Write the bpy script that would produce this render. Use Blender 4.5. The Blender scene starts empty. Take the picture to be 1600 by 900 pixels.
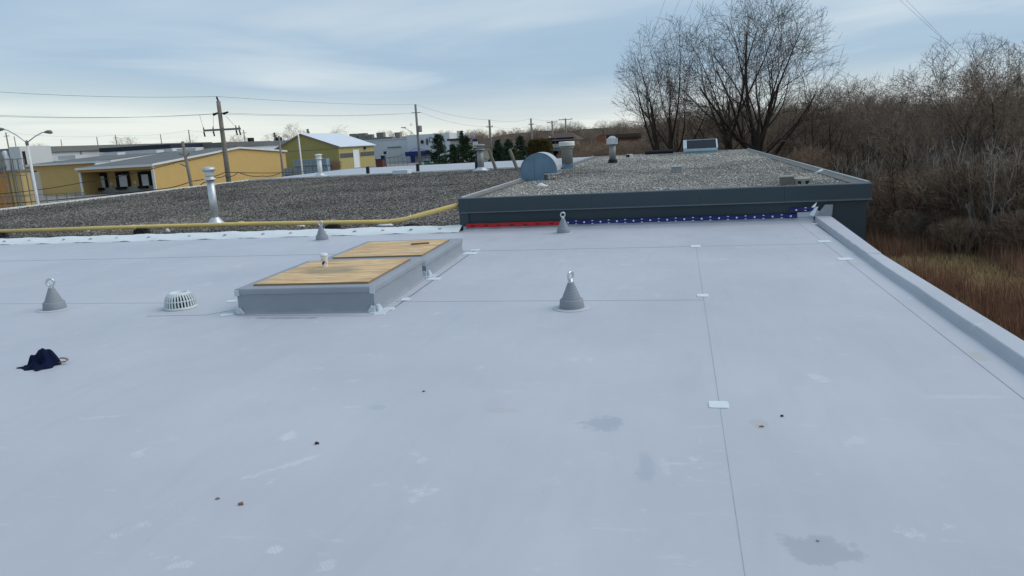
import bpy, math, random
import numpy as np
from mathutils import Vector, Matrix
random.seed(7)
SC = bpy.context.scene
COL = SC.collection
R = math.radians
# ------------------------------------------------------------------ camera
F, YAW, PITCH, ROLL, EYE = 1145.0, .2301, .2005, .0562, 1.6
fw = Vector((-math.sin(YAW)*math.cos(PITCH), math.cos(YAW)*math.cos(PITCH), -math.sin(PITCH)))
r0 = Vector((math.cos(YAW), math.sin(YAW), 0)); u0 = r0.cross(fw)
rt = r0*math.cos(ROLL) - u0*math.sin(ROLL); up = r0*math.sin(ROLL) + u0*math.cos(ROLL)
cd = bpy.data.cameras.new('camera'); cam = bpy.data.objects.new('camera', cd); COL.objects.link(cam)
cam.matrix_world = Matrix(((rt.x, up.x, -fw.x, 0), (rt.y, up.y, -fw.y, 0), (rt.z, up.z, -fw.z, EYE), (0, 0, 0, 1)))
cd.sensor_width = 36; cd.lens = F/1600*36; cd.clip_start = .05; cd.clip_end = 6000
SC.camera = cam
SC.view_settings.view_transform = 'Standard'; SC.view_settings.look = 'None'
SC.view_settings.exposure = 0.2; SC.view_settings.gamma = 1
# ------------------------------------------------------------------ sky and sun
SUN_EL, SUN_AZ = R(48), R(75)          # azimuth from +Y towards +X
W = bpy.data.worlds.new('World'); SC.world = W; W.use_nodes = True
def nd(nt, t, **k):
    n = nt.nodes.new(t)
    for a, b in k.items(): setattr(n, a, b)
    return n
def mth(nt, op, a, b=None, c=None, clamp=False):
    n = nd(nt, 'ShaderNodeMath', operation=op, use_clamp=clamp)
    for i, v in enumerate((a, b, c)):
        if v is None: continue
        if isinstance(v, (int, float)): n.inputs[i].default_value = v
        else: nt.links.new(v, n.inputs[i])
    return n.outputs[0]
def mixc(nt, f, a, b, mode='MIX'):
    n = nd(nt, 'ShaderNodeMix', data_type='RGBA', blend_type=mode)
    for i, v in ((0, f), (6, a), (7, b)):
        if isinstance(v, (int, float)): n.inputs[i].default_value = v
        elif isinstance(v, (tuple, list)): n.inputs[i].default_value = (*v[:3], 1)
        else: nt.links.new(v, n.inputs[i])
    return n.outputs[2]
def ramp(nt, fac, stops):
    n = nd(nt, 'ShaderNodeValToRGB')
    e = n.color_ramp.elements
    while len(e) < len(stops): e.new(.5)
    for el, (p, c) in zip(e, stops):
        el.position = p; el.color = (*c, 1) if isinstance(c, (tuple, list)) else (c, c, c, 1)
    nt.links.new(fac, n.inputs[0]); return n.outputs[0]
def noise(nt, vec, scale, detail=4, rough=.55, dist=0):
    n = nd(nt, 'ShaderNodeTexNoise'); n.inputs['Scale'].default_value = scale
    n.inputs['Detail'].default_value = detail; n.inputs['Roughness'].default_value = rough
    n.inputs['Distortion'].default_value = dist
    if vec is not None: nt.links.new(vec, n.inputs['Vector'])
    return n.outputs['Fac']
def mapping(nt, vec, scale=(1, 1, 1), loc=(0, 0, 0), rot=(0, 0, 0)):
    n = nd(nt, 'ShaderNodeMapping'); n.inputs['Scale'].default_value = scale
    n.inputs['Location'].default_value = loc; n.inputs['Rotation'].default_value = rot
    nt.links.new(vec, n.inputs['Vector']); return n.outputs[0]
def make_world():
    nt = W.node_tree; nt.nodes.clear()
    out = nd(nt, 'ShaderNodeOutputWorld'); bg = nd(nt, 'ShaderNodeBackground')
    sky = nd(nt, 'ShaderNodeTexSky', sky_type='NISHITA', sun_disc=False, sun_elevation=SUN_EL, sun_rotation=SUN_AZ)
    tc = nd(nt, 'ShaderNodeTexCoord'); sx = nd(nt, 'ShaderNodeSeparateXYZ'); nt.links.new(tc.outputs['Generated'], sx.inputs[0])
    z = mth(nt, 'ADD', mth(nt, 'MAXIMUM', sx.outputs[2], 0.0), .022)
    u = mth(nt, 'DIVIDE', sx.outputs[0], z); v = mth(nt, 'DIVIDE', sx.outputs[1], z)
    cb = nd(nt, 'ShaderNodeCombineXYZ'); nt.links.new(u, cb.inputs[0]); nt.links.new(v, cb.inputs[1])
    P = cb.outputs[0]                                   # the cloud deck seen as a flat layer overhead
    big = noise(nt, mapping(nt, P, (.13, .10, 1), (3.1, 1.7, 0), (0, 0, R(-14))), 1, 2, .45, .3)
    fine = noise(nt, mapping(nt, P, (.34, .26, 1), (1.2, 5.5, 0), (0, 0, R(-14))), 1, 4, .5, .5)
    m = mth(nt, 'ADD', mth(nt, 'MULTIPLY', big, .58), mth(nt, 'MULTIPLY', fine, .42))
    # the deck ends far to the left; beyond its edge the sky is pale
    edge = mth(nt, 'ADD', u, mth(nt, 'MULTIPLY', mth(nt, 'SUBTRACT', fine, .5), 4.0))
    edge = mth(nt, 'MULTIPLY_ADD', edge, .25, 2.15, clamp=True)      # 0 left of about u = -8.6, 1 right of -4.6
    deck = ramp(nt, m, [(.39, (.29, .42, .56)), (.52, (.36, .485, .615)), (.60, (.52, .615, .69)), (.69, (.77, .80, .83))])
    pale = ramp(nt, fine, [(.3, (.52, .63, .66)), (.6, (.75, .80, .77))])
    cl = mixc(nt, edge, pale, deck)
    lo = mth(nt, 'MULTIPLY_ADD', sx.outputs[2], -13.0, 1.0, clamp=True)   # haze of the far layer just above the skyline
    cl = mixc(nt, mth(nt, 'MULTIPLY', lo, .9), cl, (.80, .825, .765))
    skyc = mixc(nt, 1.0, sky.outputs[0], (.1, .1, .1), 'MULTIPLY')
    nt.links.new(mixc(nt, .9, skyc, cl), bg.inputs['Color']); bg.inputs['Strength'].default_value = 1.0
    nt.links.new(bg.outputs[0], out.inputs[0])
make_world()
sl = bpy.data.lights.new('sun', 'SUN'); so = bpy.data.objects.new('sun', sl); COL.objects.link(so)
sl.energy = 1.5; sl.angle = R(50); sl.color = (1, .97, .93)
sd = Vector((math.sin(SUN_AZ)*math.cos(SUN_EL), math.cos(SUN_AZ)*math.cos(SUN_EL), math.sin(SUN_EL)))
so.rotation_euler = sd.to_track_quat('Z', 'Y').to_euler(); so.location = (20, 5, 40)

# ------------------------------------------------------------------ helpers
def ray(px, py): return fw + rt*((px-800)/F) + up*((450-py)/F)
def onZ(px, py, z=0.0):
    d = ray(px, py); return Vector((0, 0, EYE)) + d*((z-EYE)/d.z)
def onY(px, py, Y):
    d = ray(px, py); return Vector((0, 0, EYE)) + d*(Y/d.y)
def onX(px, py, X):
    d = ray(px, py); return Vector((0, 0, EYE)) + d*(X/d.x)
GZ = -4.0
ORG = {}
class MB:
    def __init__(s): s.v = []; s.f = []
    def quad(s, *p): n = len(s.v); s.v += [tuple(q) for q in p]; s.f.append(tuple(range(n, n+len(p)))); return s
    def box(s, x0, x1, y0, y1, z0, z1):
        n = len(s.v); s.v += [(x, y, z) for z in (z0, z1) for x, y in ((x0, y0), (x1, y0), (x1, y1), (x0, y1))]
        s.f += [tuple(n+i for i in q) for q in ((3, 2, 1, 0), (4, 5, 6, 7), (0, 1, 5, 4), (1, 2, 6, 5), (2, 3, 7, 6), (3, 0, 4, 7))]; return s
    def bar(s, a, b, w, h, upv=(0, 0, 1)):
        a = Vector(a); b = Vector(b); d = (b-a).normalized(); x = d.cross(Vector(upv))
        if x.length < 1e-4: x = d.cross(Vector((1, 0, 0)))
        x.normalize(); y = x.cross(d); n = len(s.v)
        for p in (a, b):
            for i, j in ((-1, -1), (1, -1), (1, 1), (-1, 1)): s.v.append(tuple(p + x*(i*w/2) + y*(j*h/2)))
        s.f += [tuple(n+i for i in q) for q in ((0, 1, 2, 3), (7, 6, 5, 4), (0, 4, 5, 1), (1, 5, 6, 2), (2, 6, 7, 3), (3, 7, 4, 0))]; return s
    def tube(s, pts, rad, n=8, cap=True):
        pts = [Vector(p) for p in pts]; k = len(pts); b = len(s.v)
        if not isinstance(rad, (list, tuple)): rad = [rad]*k
        x = None
        for i, p in enumerate(pts):
            d = (pts[min(i+1, k-1)] - pts[max(i-1, 0)])
            if d.length < 1e-9: d = Vector((0, 0, 1))
            d.normalize()
            if x is None: x = d.orthogonal()
            x = x - d*x.dot(d)
            if x.length < 1e-6: x = d.orthogonal()
            x.normalize(); y = d.cross(x); r = rad[i]
            for j in range(n):
                a = 2*math.pi*j/n; s.v.append(tuple(p + x*(r*math.cos(a)) + y*(r*math.sin(a))))
        for i in range(k-1):
            for j in range(n):
                q = (j+1) % n; s.f.append((b+i*n+j, b+i*n+q, b+(i+1)*n+q, b+(i+1)*n+j))
        if cap: s.f.append(tuple(b+j for j in range(n))[::-1]); s.f.append(tuple(b+(k-1)*n+j for j in range(n)))
        return s
    def lathe(s, prof, c=(0, 0, 0), n=24, a0=0):
        b = len(s.v); k = len(prof)
        for r, z in prof:
            for j in range(n):
                a = a0 + 2*math.pi*j/n; s.v.append((c[0]+r*math.cos(a), c[1]+r*math.sin(a), c[2]+z))
        for i in range(k-1):
            for j in range(n):
                q = (j+1) % n; s.f.append((b+i*n+j, b+i*n+q, b+(i+1)*n+q, b+(i+1)*n+j))
        s.f.append(tuple(b+j for j in range(n))[::-1]); s.f.append(tuple(b+(k-1)*n+j for j in range(n))); return s
    def torus(s, c, R_, r, ax, n=20, m=8):
        ax = Vector(ax).normalized(); x = ax.orthogonal().normalized(); y = ax.cross(x); b = len(s.v); c = Vector(c)
        for i in range(n):
            a = 2*math.pi*i/n; d = x*math.cos(a) + y*math.sin(a)
            for j in range(m):
                t = 2*math.pi*j/m; s.v.append(tuple(c + d*(R_ + r*math.cos(t)) + ax*(r*math.sin(t))))
        for i in range(n):
            for j in range(m):
                s.f.append((b+i*m+j, b+((i+1) % n)*m+j, b+((i+1) % n)*m+(j+1) % m, b+i*m+(j+1) % m))
        return s
    def prism(s, poly, axis, a, b):
        """poly: list of 2-D points; axis 'X','Y','Z' is the extrusion axis from a to b"""
        def P(p, t): return {'X': (t, p[0], p[1]), 'Y': (p[0], t, p[1]), 'Z': (p[0], p[1], t)}[axis]
        n = len(s.v); k = len(poly); s.v += [P(p, a) for p in poly] + [P(p, b) for p in poly]
        s.f.append(tuple(range(n, n+k))[::-1]); s.f.append(tuple(range(n+k, n+2*k)))
        for i in range(k): j = (i+1) % k; s.f.append((n+i, n+j, n+k+j, n+k+i))
        return s
    def mesh(s, name, off=Vector((0, 0, 0)), smooth=False):
        me = bpy.data.meshes.new(name); me.from_pydata([(a-off.x, b-off.y, c-off.z) for a, b, c in s.v], [], s.f)
        if smooth: me.shade_smooth()
        me.update(); return me
def fixn(me):
    import bmesh
    bm = bmesh.new(); bm.from_mesh(me); bmesh.ops.recalc_face_normals(bm, faces=bm.faces); bm.to_mesh(me); bm.free()
def bevel(o, w, seg=2):
    m = o.modifiers.new('bevel', 'BEVEL'); m.width = w; m.segments = seg; m.limit_method = 'ANGLE'; m.angle_limit = R(35)
    return o
def tag(o, label=None, cat=None, group=None, kind=None):
    for k, v in (('label', label), ('category', cat), ('group', group), ('kind', kind)):
        if v: o[k] = v
    return o
def thing(name, loc, label, cat, group=None, rz=0):
    o = bpy.data.objects.new(name, None); COL.objects.link(o); o.location = loc; o.rotation_euler.z = rz
    o.empty_display_size = .2; ORG[o] = Vector(loc); return tag(o, label, cat, group)
def part(name, mb, mat, parent, smooth=False, local=False):
    """mesh part; coordinates are world ones unless local"""
    off = Vector((0, 0, 0)) if local else ORG[parent]
    me = mb if isinstance(mb, bpy.types.Mesh) else mb.mesh(name, off, smooth)
    if not isinstance(mb, bpy.types.Mesh): fixn(me)
    if not me.materials: me.materials.append(mat)
    o = bpy.data.objects.new(name, me); COL.objects.link(o); o.parent = parent; ORG[o] = ORG.get(parent, Vector()); return o
def solo(name, mb, mat, loc, label=None, cat=None, group=None, kind=None, smooth=False):
    loc = Vector(loc); me = mb.mesh(name, loc, smooth); fixn(me); me.materials.append(mat)
    o = bpy.data.objects.new(name, me); COL.objects.link(o); o.location = loc; ORG[o] = loc
    return tag(o, label, cat, group, kind)
def kids(o): return [c for c in bpy.data.objects if c.parent is o]
def copy_tree(o, loc=None, rz=None, scale=None, label=None, parent=None, childmap=None):
    c = o.copy(); COL.objects.link(c); c.parent = parent
    if loc is not None: c.location = loc
    if rz is not None: c.rotation_euler.z = rz
    if scale is not None: c.scale = (scale,)*3 if isinstance(scale, (int, float)) else scale
    if label: c['label'] = label
    for ch in CH.get(o, []) or kids(o): copy_tree(ch, parent=c)
    return c
CH = {}

# ------------------------------------------------------------------ materials
def mat(name, col, rough=.75, metal=0, var=.12, vscale=3, bump=0, bscale=40, spec=.35, detail=5):
    m = bpy.data.materials.new(name); m.use_nodes = True; nt = m.node_tree; b = nt.nodes['Principled BSDF']
    b.inputs['Roughness'].default_value = rough; b.inputs['Metallic'].default_value = metal
    b.inputs['Specular IOR Level'].default_value = spec
    tc = nd(nt, 'ShaderNodeTexCoord').outputs['Object']
    if var:
        n = noise(nt, tc, vscale, detail)
        c = ramp(nt, n, [(.25, tuple(x*(1-var) for x in col)), (.75, tuple(min(1, x*(1+var)) for x in col))])
        nt.links.new(c, b.inputs['Base Color'])
    else: b.inputs['Base Color'].default_value = (*col, 1)
    if bump:
        bp = nd(nt, 'ShaderNodeBump'); bp.inputs['Strength'].default_value = bump; bp.inputs['Distance'].default_value = .01
        nt.links.new(noise(nt, tc, bscale, 4), bp.inputs['Height']); nt.links.new(bp.outputs[0], b.inputs['Normal'])
    return m
def membrane_mat():
    m = bpy.data.materials.new('grey_membrane'); m.use_nodes = True; nt = m.node_tree; b = nt.nodes['Principled BSDF']
    tc = nd(nt, 'ShaderNodeTexCoord').outputs['Object']
    base = ramp(nt, noise(nt, mapping(nt, tc, (1, .8, 1)), .7, 4, .6), [(.3, (.445, .457, .497)), (.7, (.515, .524, .56))])
    # pale chalky scuffs, drawn out along the sheets
    sc = noise(nt, mapping(nt, tc, (1.3, 5, 1), (2, 1, 0)), 2.6, 7, .72, .3)
    base = mixc(nt, mth(nt, 'MULTIPLY', ramp(nt, sc, [(.60, 0.0), (.72, 1.0)]), .30), base, (.68, .71, .74))
    sc2 = noise(nt, mapping(nt, tc, (1, 1, 1), (7, 3, 0), (0, 0, R(28))), 3.1, 6, .7)
    weave = nd(nt, 'ShaderNodeTexChecker'); weave.inputs['Scale'].default_value = 90; nt.links.new(tc, weave.inputs['Vector'])
    s2 = mth(nt, 'MULTIPLY', ramp(nt, sc2, [(.63, 0.0), (.70, 1.0)]), mth(nt, 'MULTIPLY_ADD', weave.outputs['Fac'], .30, .12))
    base = mixc(nt, s2, base, (.80, .82, .82))
    # dull footprints and drag marks, long and narrow
    dm = noise(nt, mapping(nt, tc, (3.2, .5, 1), (1, 4, 0), (0, 0, R(-16))), 1.4, 6, .65, .8)
    base = mixc(nt, mth(nt, 'MULTIPLY', ramp(nt, dm, [(.56, 0.0), (.74, 1.0)]), .30), base, (.40, .415, .45))
    # faint brownish dirt and dull patches left by dried puddles
    dn = noise(nt, tc, 9, 9, .72)
    gpos = nd(nt, 'ShaderNodeNewGeometry').outputs['Position']
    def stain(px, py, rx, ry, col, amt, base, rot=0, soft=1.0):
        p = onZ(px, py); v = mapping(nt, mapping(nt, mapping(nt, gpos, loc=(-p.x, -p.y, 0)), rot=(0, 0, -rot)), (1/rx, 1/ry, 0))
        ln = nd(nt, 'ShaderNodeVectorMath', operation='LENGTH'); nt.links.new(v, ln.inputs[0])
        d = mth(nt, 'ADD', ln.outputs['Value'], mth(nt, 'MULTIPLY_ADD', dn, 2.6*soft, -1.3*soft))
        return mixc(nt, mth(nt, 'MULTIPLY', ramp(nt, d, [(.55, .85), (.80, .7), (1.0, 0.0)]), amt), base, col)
    wv = mth(nt, 'MULTIPLY_ADD', weave.outputs['Fac'], .5, .5)
    for px, py, rx, ry, rot, k in ((452, 726, .19, .022, .85, .5), (432, 860, .05, .035, .3, .6), (275, 884, .06, .03, .2, .45), (512, 884, .03, .05, .2, .4), (540, 636, .06, .03, .1, .4), (662, 716, .03, .04, 0, .4), (160, 652, .12, .02, .3, .4), (1040, 730, .02, .09, .2, .25), (1340, 690, .07, .05, .6, .3), (1500, 620, .2, .03, .1, .3), (250, 420, .3, .05, .2, .35), (980, 450, .25, .05, 0, .25)):
        base = stain(px, py, rx, ry, (.78, .80, .81), mth(nt, 'MULTIPLY', wv, k*.7), base, rot, 2.3)
    for a in ((940, 662, .13, .12, (.30, .33, .39), .55), (1010, 730, .05, .17, (.33, .37, .43), .45), (1280, 860, .16, .12, (.30, .32, .36), .6),
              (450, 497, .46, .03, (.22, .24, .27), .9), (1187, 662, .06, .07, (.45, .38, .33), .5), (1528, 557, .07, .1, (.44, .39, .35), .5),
              (1330, 412, .1, .14, (.46, .43, .40), .5), (780, 641, .12, .05, (.45, .42, .40), .45), (590, 637, .07, .05, (.33, .37, .43), .4)):
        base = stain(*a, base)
    sp = noise(nt, tc, 38, 2, .5)
    base = mixc(nt, mth(nt, 'MULTIPLY', ramp(nt, sp, [(.76, 0.0), (.80, 1.0)]), .5), base, (.17, .16, .15))
    nt.links.new(base, b.inputs['Base Color']); b.inputs['Specular IOR Level'].default_value = .35
    nt.links.new(ramp(nt, noise(nt, tc, 1.6, 5), [(.3, .42), (.7, .60)]), b.inputs['Roughness'])
    bp = nd(nt, 'ShaderNodeBump'); bp.inputs['Strength'].default_value = .35; bp.inputs['Distance'].default_value = .04
    h = mth(nt, 'ADD', mth(nt, 'ADD', noise(nt, mapping(nt, tc, (1, .35, 1)), 1.1, 3), mth(nt, 'MULTIPLY', noise(nt, mapping(nt, tc, (3, .3, 1), (4, 0, 0), (0, 0, R(-8))), 1.5, 2), .35)), mth(nt, 'MULTIPLY', noise(nt, tc, 60, 3), .03))
    nt.links.new(h, bp.inputs['Height']); nt.links.new(bp.outputs[0], b.inputs['Normal'])
    return m
def gravel_mat(name, dark, mid, light, scale):
    m = bpy.data.materials.new(name); m.use_nodes = True; nt = m.node_tree; b = nt.nodes['Principled BSDF']
    tc = nd(nt, 'ShaderNodeTexCoord').outputs['Object']
    vo = nd(nt, 'ShaderNodeTexVoronoi'); vo.inputs['Scale'].default_value = scale; nt.links.new(tc, vo.inputs['Vector'])
    s = nd(nt, 'ShaderNodeSeparateColor'); nt.links.new(vo.outputs['Color'], s.inputs[0])
    c = ramp(nt, s.outputs[0], [(.0, dark), (.45, mid), (.9, light), (1, tuple(min(1, x*1.5) for x in light))])
    big = noise(nt, mapping(nt, nd(nt, 'ShaderNodeNewGeometry').outputs['Position'], (.8, .5, 1)), .42, 5, .62)
    c = mixc(nt, 1.0, c, ramp(nt, big, [(.32, (.55, .54, .54)), (.5, (.95, .94, .92)), (.68, (1.32, 1.28, 1.2))]), 'MULTIPLY')
    nt.links.new(c, b.inputs['Base Color']); b.inputs['Roughness'].default_value = .9; b.inputs['Specular IOR Level'].default_value = .2
    bp = nd(nt, 'ShaderNodeBump'); bp.inputs['Strength'].default_value = .9; bp.inputs['Distance'].default_value = .03; bp.invert = True
    nt.links.new(vo.outputs['Distance'], bp.inputs['Height']); nt.links.new(bp.outputs[0], b.inputs['Normal'])
    return m
def plywood_mat(seed):
    m = bpy.data.materials.new('plywood'); m.use_nodes = True; nt = m.node_tree; b = nt.nodes['Principled BSDF']
    tc = nd(nt, 'ShaderNodeTexCoord').outputs['Object']; v = mapping(nt, tc, (1.2, 9, 1), (seed, seed*2.3, 0))
    g = noise(nt, v, 1.6, 6, .6, 1.2)
    c = ramp(nt, g, [(.28, (.33, .17, .07)), (.42, (.56, .345, .16)), (.56, (.70, .48, .25)), (.72, (.80, .62, .39))])
    k = noise(nt, mapping(nt, tc, (1, 1.6, 1), (seed*3, 0, 0)), 2.0, 3, .5)
    c = mixc(nt, mth(nt, 'MULTIPLY', ramp(nt, k, [(.48, 0.0), (.66, 1.0)]), .6), c, (.36, .27, .17))
    if seed < 2:                                            # old water mark in the middle of the nearer sheet
        ln = nd(nt, 'ShaderNodeVectorMath', operation='LENGTH'); nt.links.new(mapping(nt, tc, (1/.42, 1/.30, 0), (.78/.42, -.80/.30, 0)), ln.inputs[0])
        d = mth(nt, 'ADD', ln.outputs['Value'], mth(nt, 'MULTIPLY_ADD', noise(nt, mapping(nt, tc, (2, 7, 1)), 1.5, 5, .6), 1.6, -.8))
        c = mixc(nt, mth(nt, 'MULTIPLY', ramp(nt, d, [(.55, 1.0), (1.0, 0.0)]), .62), c, (.22, .20, .13))
    nt.links.new(c, b.inputs['Base Color']); b.inputs['Roughness'].default_value = .75
    return m
def ground_mat():
    m = bpy.data.materials.new('leaf_litter_ground'); m.use_nodes = True; nt = m.node_tree; b = nt.nodes['Principled BSDF']
    tc = nd(nt, 'ShaderNodeTexCoord').outputs['Object']
    c = ramp(nt, noise(nt, tc, .35, 8, .7), [(.3, (.10, .055, .035)), (.5, (.17, .10, .06)), (.7, (.24, .17, .09))])
    c = mixc(nt, ramp(nt, noise(nt, tc, 3.5, 5, .7), [(.4, 0.0), (.7, .6)]), c, (.19, .14, .07))
    nt.links.new(c, b.inputs['Base Color']); b.inputs['Roughness'].default_value = .95; b.inputs['Specular IOR Level'].default_value = .1
    return m
def rib_mat(name, col, n=5.0, axis=0):
    """ribbed sheet-metal cladding"""
    m = mat(name, col, .55, 0, .05, .8); nt = m.node_tree; b = nt.nodes['Principled BSDF']
    tc = nd(nt, 'ShaderNodeTexCoord').outputs['Object']; w = nd(nt, 'ShaderNodeTexWave', bands_direction='XYZ'[axis])
    w.inputs['Scale'].default_value = n/6.28*2; nt.links.new(tc, w.inputs['Vector'])
    bp = nd(nt, 'ShaderNodeBump'); bp.inputs['Strength'].default_value = .6; bp.inputs['Distance'].default_value = .05
    nt.links.new(w.outputs['Fac'], bp.inputs['Height']); nt.links.new(bp.outputs[0], b.inputs['Normal']); return m
MT = dict(
    membrane=membrane_mat(), flash=mat('flashing_membrane', (.285, .308, .338), .55, 0, .07, 2, .15, 6), seam=mat('seam_dirt', (.22, .245, .275), .8, 0, .2, 8),
    seam2=mat('seam_line', (.31, .33, .36), .8, 0, .2, 8), patch=mat('cover_patch', (.68, .72, .75), .5, 0, .06, 20), corner=mat('corner_patch', (.55, .60, .63), .45, 0, .1, 12),
    ply1=plywood_mat(1.0), ply2=plywood_mat(4.7), plyedge=mat('plywood_edge', (.30, .19, .10)), wall=mat('block_wall', (.30, .31, .32)),
    anchor=mat('anchor_sleeve', (.255, .275, .298), .6, 0, .06, 12, .1, 30), galv=mat('galvanised_steel', (.58, .60, .61), .42, .55, .12, 9),
    shiny=mat('zinc_ring', (.60, .62, .62), .28, .9, .1, 30), drain=mat('drain_plastic', (.62, .67, .66), .45, 0, .05, 10), black=mat('black_rubber', (.015, .015, .017), .7),
    navy=mat('navy_cloth', (.006, .010, .034), .9, 0, .3, 20, .3, 90, .1), leather=mat('leather_loop', (.22, .13, .09), .6), cup=mat('paper_cup', (.82, .81, .79), .5, 0, .02),
    cupdark=mat('cup_print_brown', (.035, .012, .01), .5), cupred=mat('cup_print_red', (.45, .10, .07), .5), white=mat('white_membrane', (.72, .74, .74), .5, 0, .06, 3),
    clad=mat('charcoal_cladding', (.030, .046, .056), .55, 0, .14, 1.3, .05, 30), fascia=mat('charcoal_fascia', (.036, .056, .068), .42, 0, .10, .8), drip=mat('drip_edge', (.13, .15, .16), .4, .3),
    coping=mat('metal_coping', (.42, .42, .41), .5, .2, .12, 4), copdark=mat('coping_flange', (.16, .155, .145), .6, .1, .15, 4), grav_l=gravel_mat('dark_gravel', (.07, .062, .055), (.165, .15, .132), (.31, .29, .26), 22),
    grav_r=gravel_mat('pale_gravel', (.18, .172, .158), (.33, .315, .29), (.46, .44, .405), 26),
    stone_l=mat('dark_gravel_stone', (.14, .135, .13), .9, 0, .75, 7, spec=.2), stone_r=mat('pale_gravel_stone', (.25, .245, .225), .9, 0, .6, 7, spec=.2),
    pipe=mat('yellow_gas_pipe', (.78, .56, .19), .5, 0, .10, 3), red=mat('red_release_film', (.42, .010, .012), .35, 0, .25, 10), blue=mat('blue_release_film', (.010, .014, .125), .35, 0, .15, 10),
    film=mat('film_print_white', (.75, .77, .80), .4), foil=mat('foil', (.75, .77, .78), .22, .9), hood=mat('blue_grey_sheet_metal', (.15, .24, .32), .45, .35, .22, 2.5, .1, 8),
    ventgrey=mat('vent_grey', (.30, .30, .285), .55, .3, .1, 5), concrete=mat('concrete', (.34, .32, .27), .9, 0, .2, 6), teal=mat('blue_grey_frame', (.22, .36, .42), .5, .2),
    glass=mat('dark_glass', (.010, .011, .018), .25, 0, 0, spec=.15), ground=ground_mat(), asphalt=mat('asphalt', (.10, .095, .09), .9, 0, .25, .2), gravelyard=mat('yard_gravel', (.24, .22, .20), .95, 0, .25, .3),
    ochre=rib_mat('ochre_cladding', (.62, .41, .145)), ochre_y=rib_mat('ochre_cladding_side', (.62, .41, .145), 5, 1), mustard=rib_mat('mustard_cladding', (.40, .33, .11)), mustard_y=rib_mat('mustard_cladding_side', (.46, .39, .15), 5, 1),
    roofgrey=mat('grey_roofing', (.15, .152, .15), .8, 0, .1, .2), roofwhite=rib_mat('white_metal_roof', (.66, .70, .74), 2.5, 1), trim=mat('white_trim', (.72, .71, .67), .6), door=mat('white_door', (.8, .81, .8), .55, 0, .05),
    dockblack=mat('dock_seal', (.012, .012, .013), .8), whitewall=rib_mat('white_cladding', (.66, .69, .70)), greywall=mat('pale_grey_wall', (.62, .625, .615), .8, 0, .08, .1), bluetrim=mat('blue_canopy', (.012, .022, .16), .5),
    wood=mat('weathered_pole', (.20, .175, .145), .9, 0, .25, 3), dpole=mat('grey_pole', (.21, .20, .185), .8), wire=mat('wire', (.02, .02, .02), .6), shed=rib_mat('orange_timber', (.55, .26, .07), 6), shedside=rib_mat('yellow_timber', (.52, .38, .15), 6, 1),
    bark=mat('bark', (.045, .036, .030), .95, 0, .3, 4, spec=.1), twig=mat('twigs', (.080, .062, .050), .95, 0, .3, .6, spec=.1), twig2=mat('brush_twigs', (.33, .25, .185), .95, 0, .35, .4, spec=.1),
    twigr=mat('woodland_twigs', (.27, .21, .17), .95, 0, .4, .12, spec=.1),
    straw=mat('dry_grass', (.43, .315, .165), .9, 0, .4, .5, spec=.1), weed=mat('rust_weeds', (.27, .145, .09), .9, 0, .4, .7, spec=.1), pine=mat('pine_needles', (.022, .042, .018), .85, 0, .4, 2, spec=.15),
    hedge=mat('bronze_hedge', (.075, .06, .016), .9, 0, .5, 2, spec=.15), cream=mat('cream_siding', (.55, .50, .36), .7), brownroof=mat('brown_shingles', (.085, .06, .05), .9), brick=mat('red_brick', (.20, .085, .055), .9, 0, .2, 2),
    tote=mat('blue_plastic_tote', (.20, .32, .42), .5, 0, .2, 1), rust=mat('rust_bin', (.13, .05, .04), .8), carred=mat('red_car_paint', (.20, .02, .02), .3), carwhite=mat('white_car_paint', (.7, .72, .74), .3), tyre=mat('tyre', (.02, .02, .02), .9), orange=mat('orange_plastic', (.55, .18, .05), .6), green=mat('green_plastic', (.03, .20, .14), .6), bluebin=mat('dark_blue_bin', (.01, .02, .06), .6))

def plant_tint(m, cols, scale, fine=1.5):
    nt = m.node_tree; b = nt.nodes['Principled BSDF']; g_ = nd(nt, 'ShaderNodeNewGeometry'); oi = nd(nt, 'ShaderNodeObjectInfo')
    f = mth(nt, 'ADD', mth(nt, 'MULTIPLY', noise(nt, g_.outputs['Position'], scale, 4, .6), .75), mth(nt, 'MULTIPLY', oi.outputs['Random'], .25))
    c = ramp(nt, f, [(.30+.45*i/(len(cols)-1), c_) for i, c_ in enumerate(cols)])
    n2 = noise(nt, g_.outputs['Position'], fine, 3); c = mixc(nt, 1.0, c, ramp(nt, n2, [(.3, .68), (.7, 1.28)]), 'MULTIPLY')
    nt.links.new(c, b.inputs['Base Color'])
plant_tint(MT['twigr'], [(.19, .15, .125), (.26, .19, .145), (.25, .205, .15), (.30, .19, .135), (.23, .18, .155)], .11)
plant_tint(MT['twig2'], [(.20, .15, .115), (.28, .18, .125), (.25, .20, .14), (.31, .18, .12)], .22)
plant_tint(MT['straw'], [(.30, .16, .09), (.42, .29, .15), (.39, .285, .14), (.47, .35, .20)], .45, 4)
plant_tint(MT['weed'], [(.24, .135, .09), (.32, .165, .105), (.36, .24, .15)], .5, 4)
# ================================================================== THE SETTING
solo('ground', MB().quad((-2500, -60, GZ), (2500, -60, GZ), (2500, 3500, GZ), (-2500, 3500, GZ)), MT['ground'], (0, 0, GZ), kind='structure')
solo('asphalt_yard', MB().quad((-400, 14, GZ+.02), (-26, 14, GZ+.02), (-26, 330, GZ+.02), (-400, 330, GZ+.02)), MT['gravelyard'], (-60, 100, GZ+.02), kind='structure')
solo('road', MB().quad((-26, 66, GZ+.02), (-4, 66, GZ+.02), (-4, 330, GZ+.02), (-26, 330, GZ+.02)), MT['asphalt'], (-15, 150, GZ+.02), kind='structure')
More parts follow.
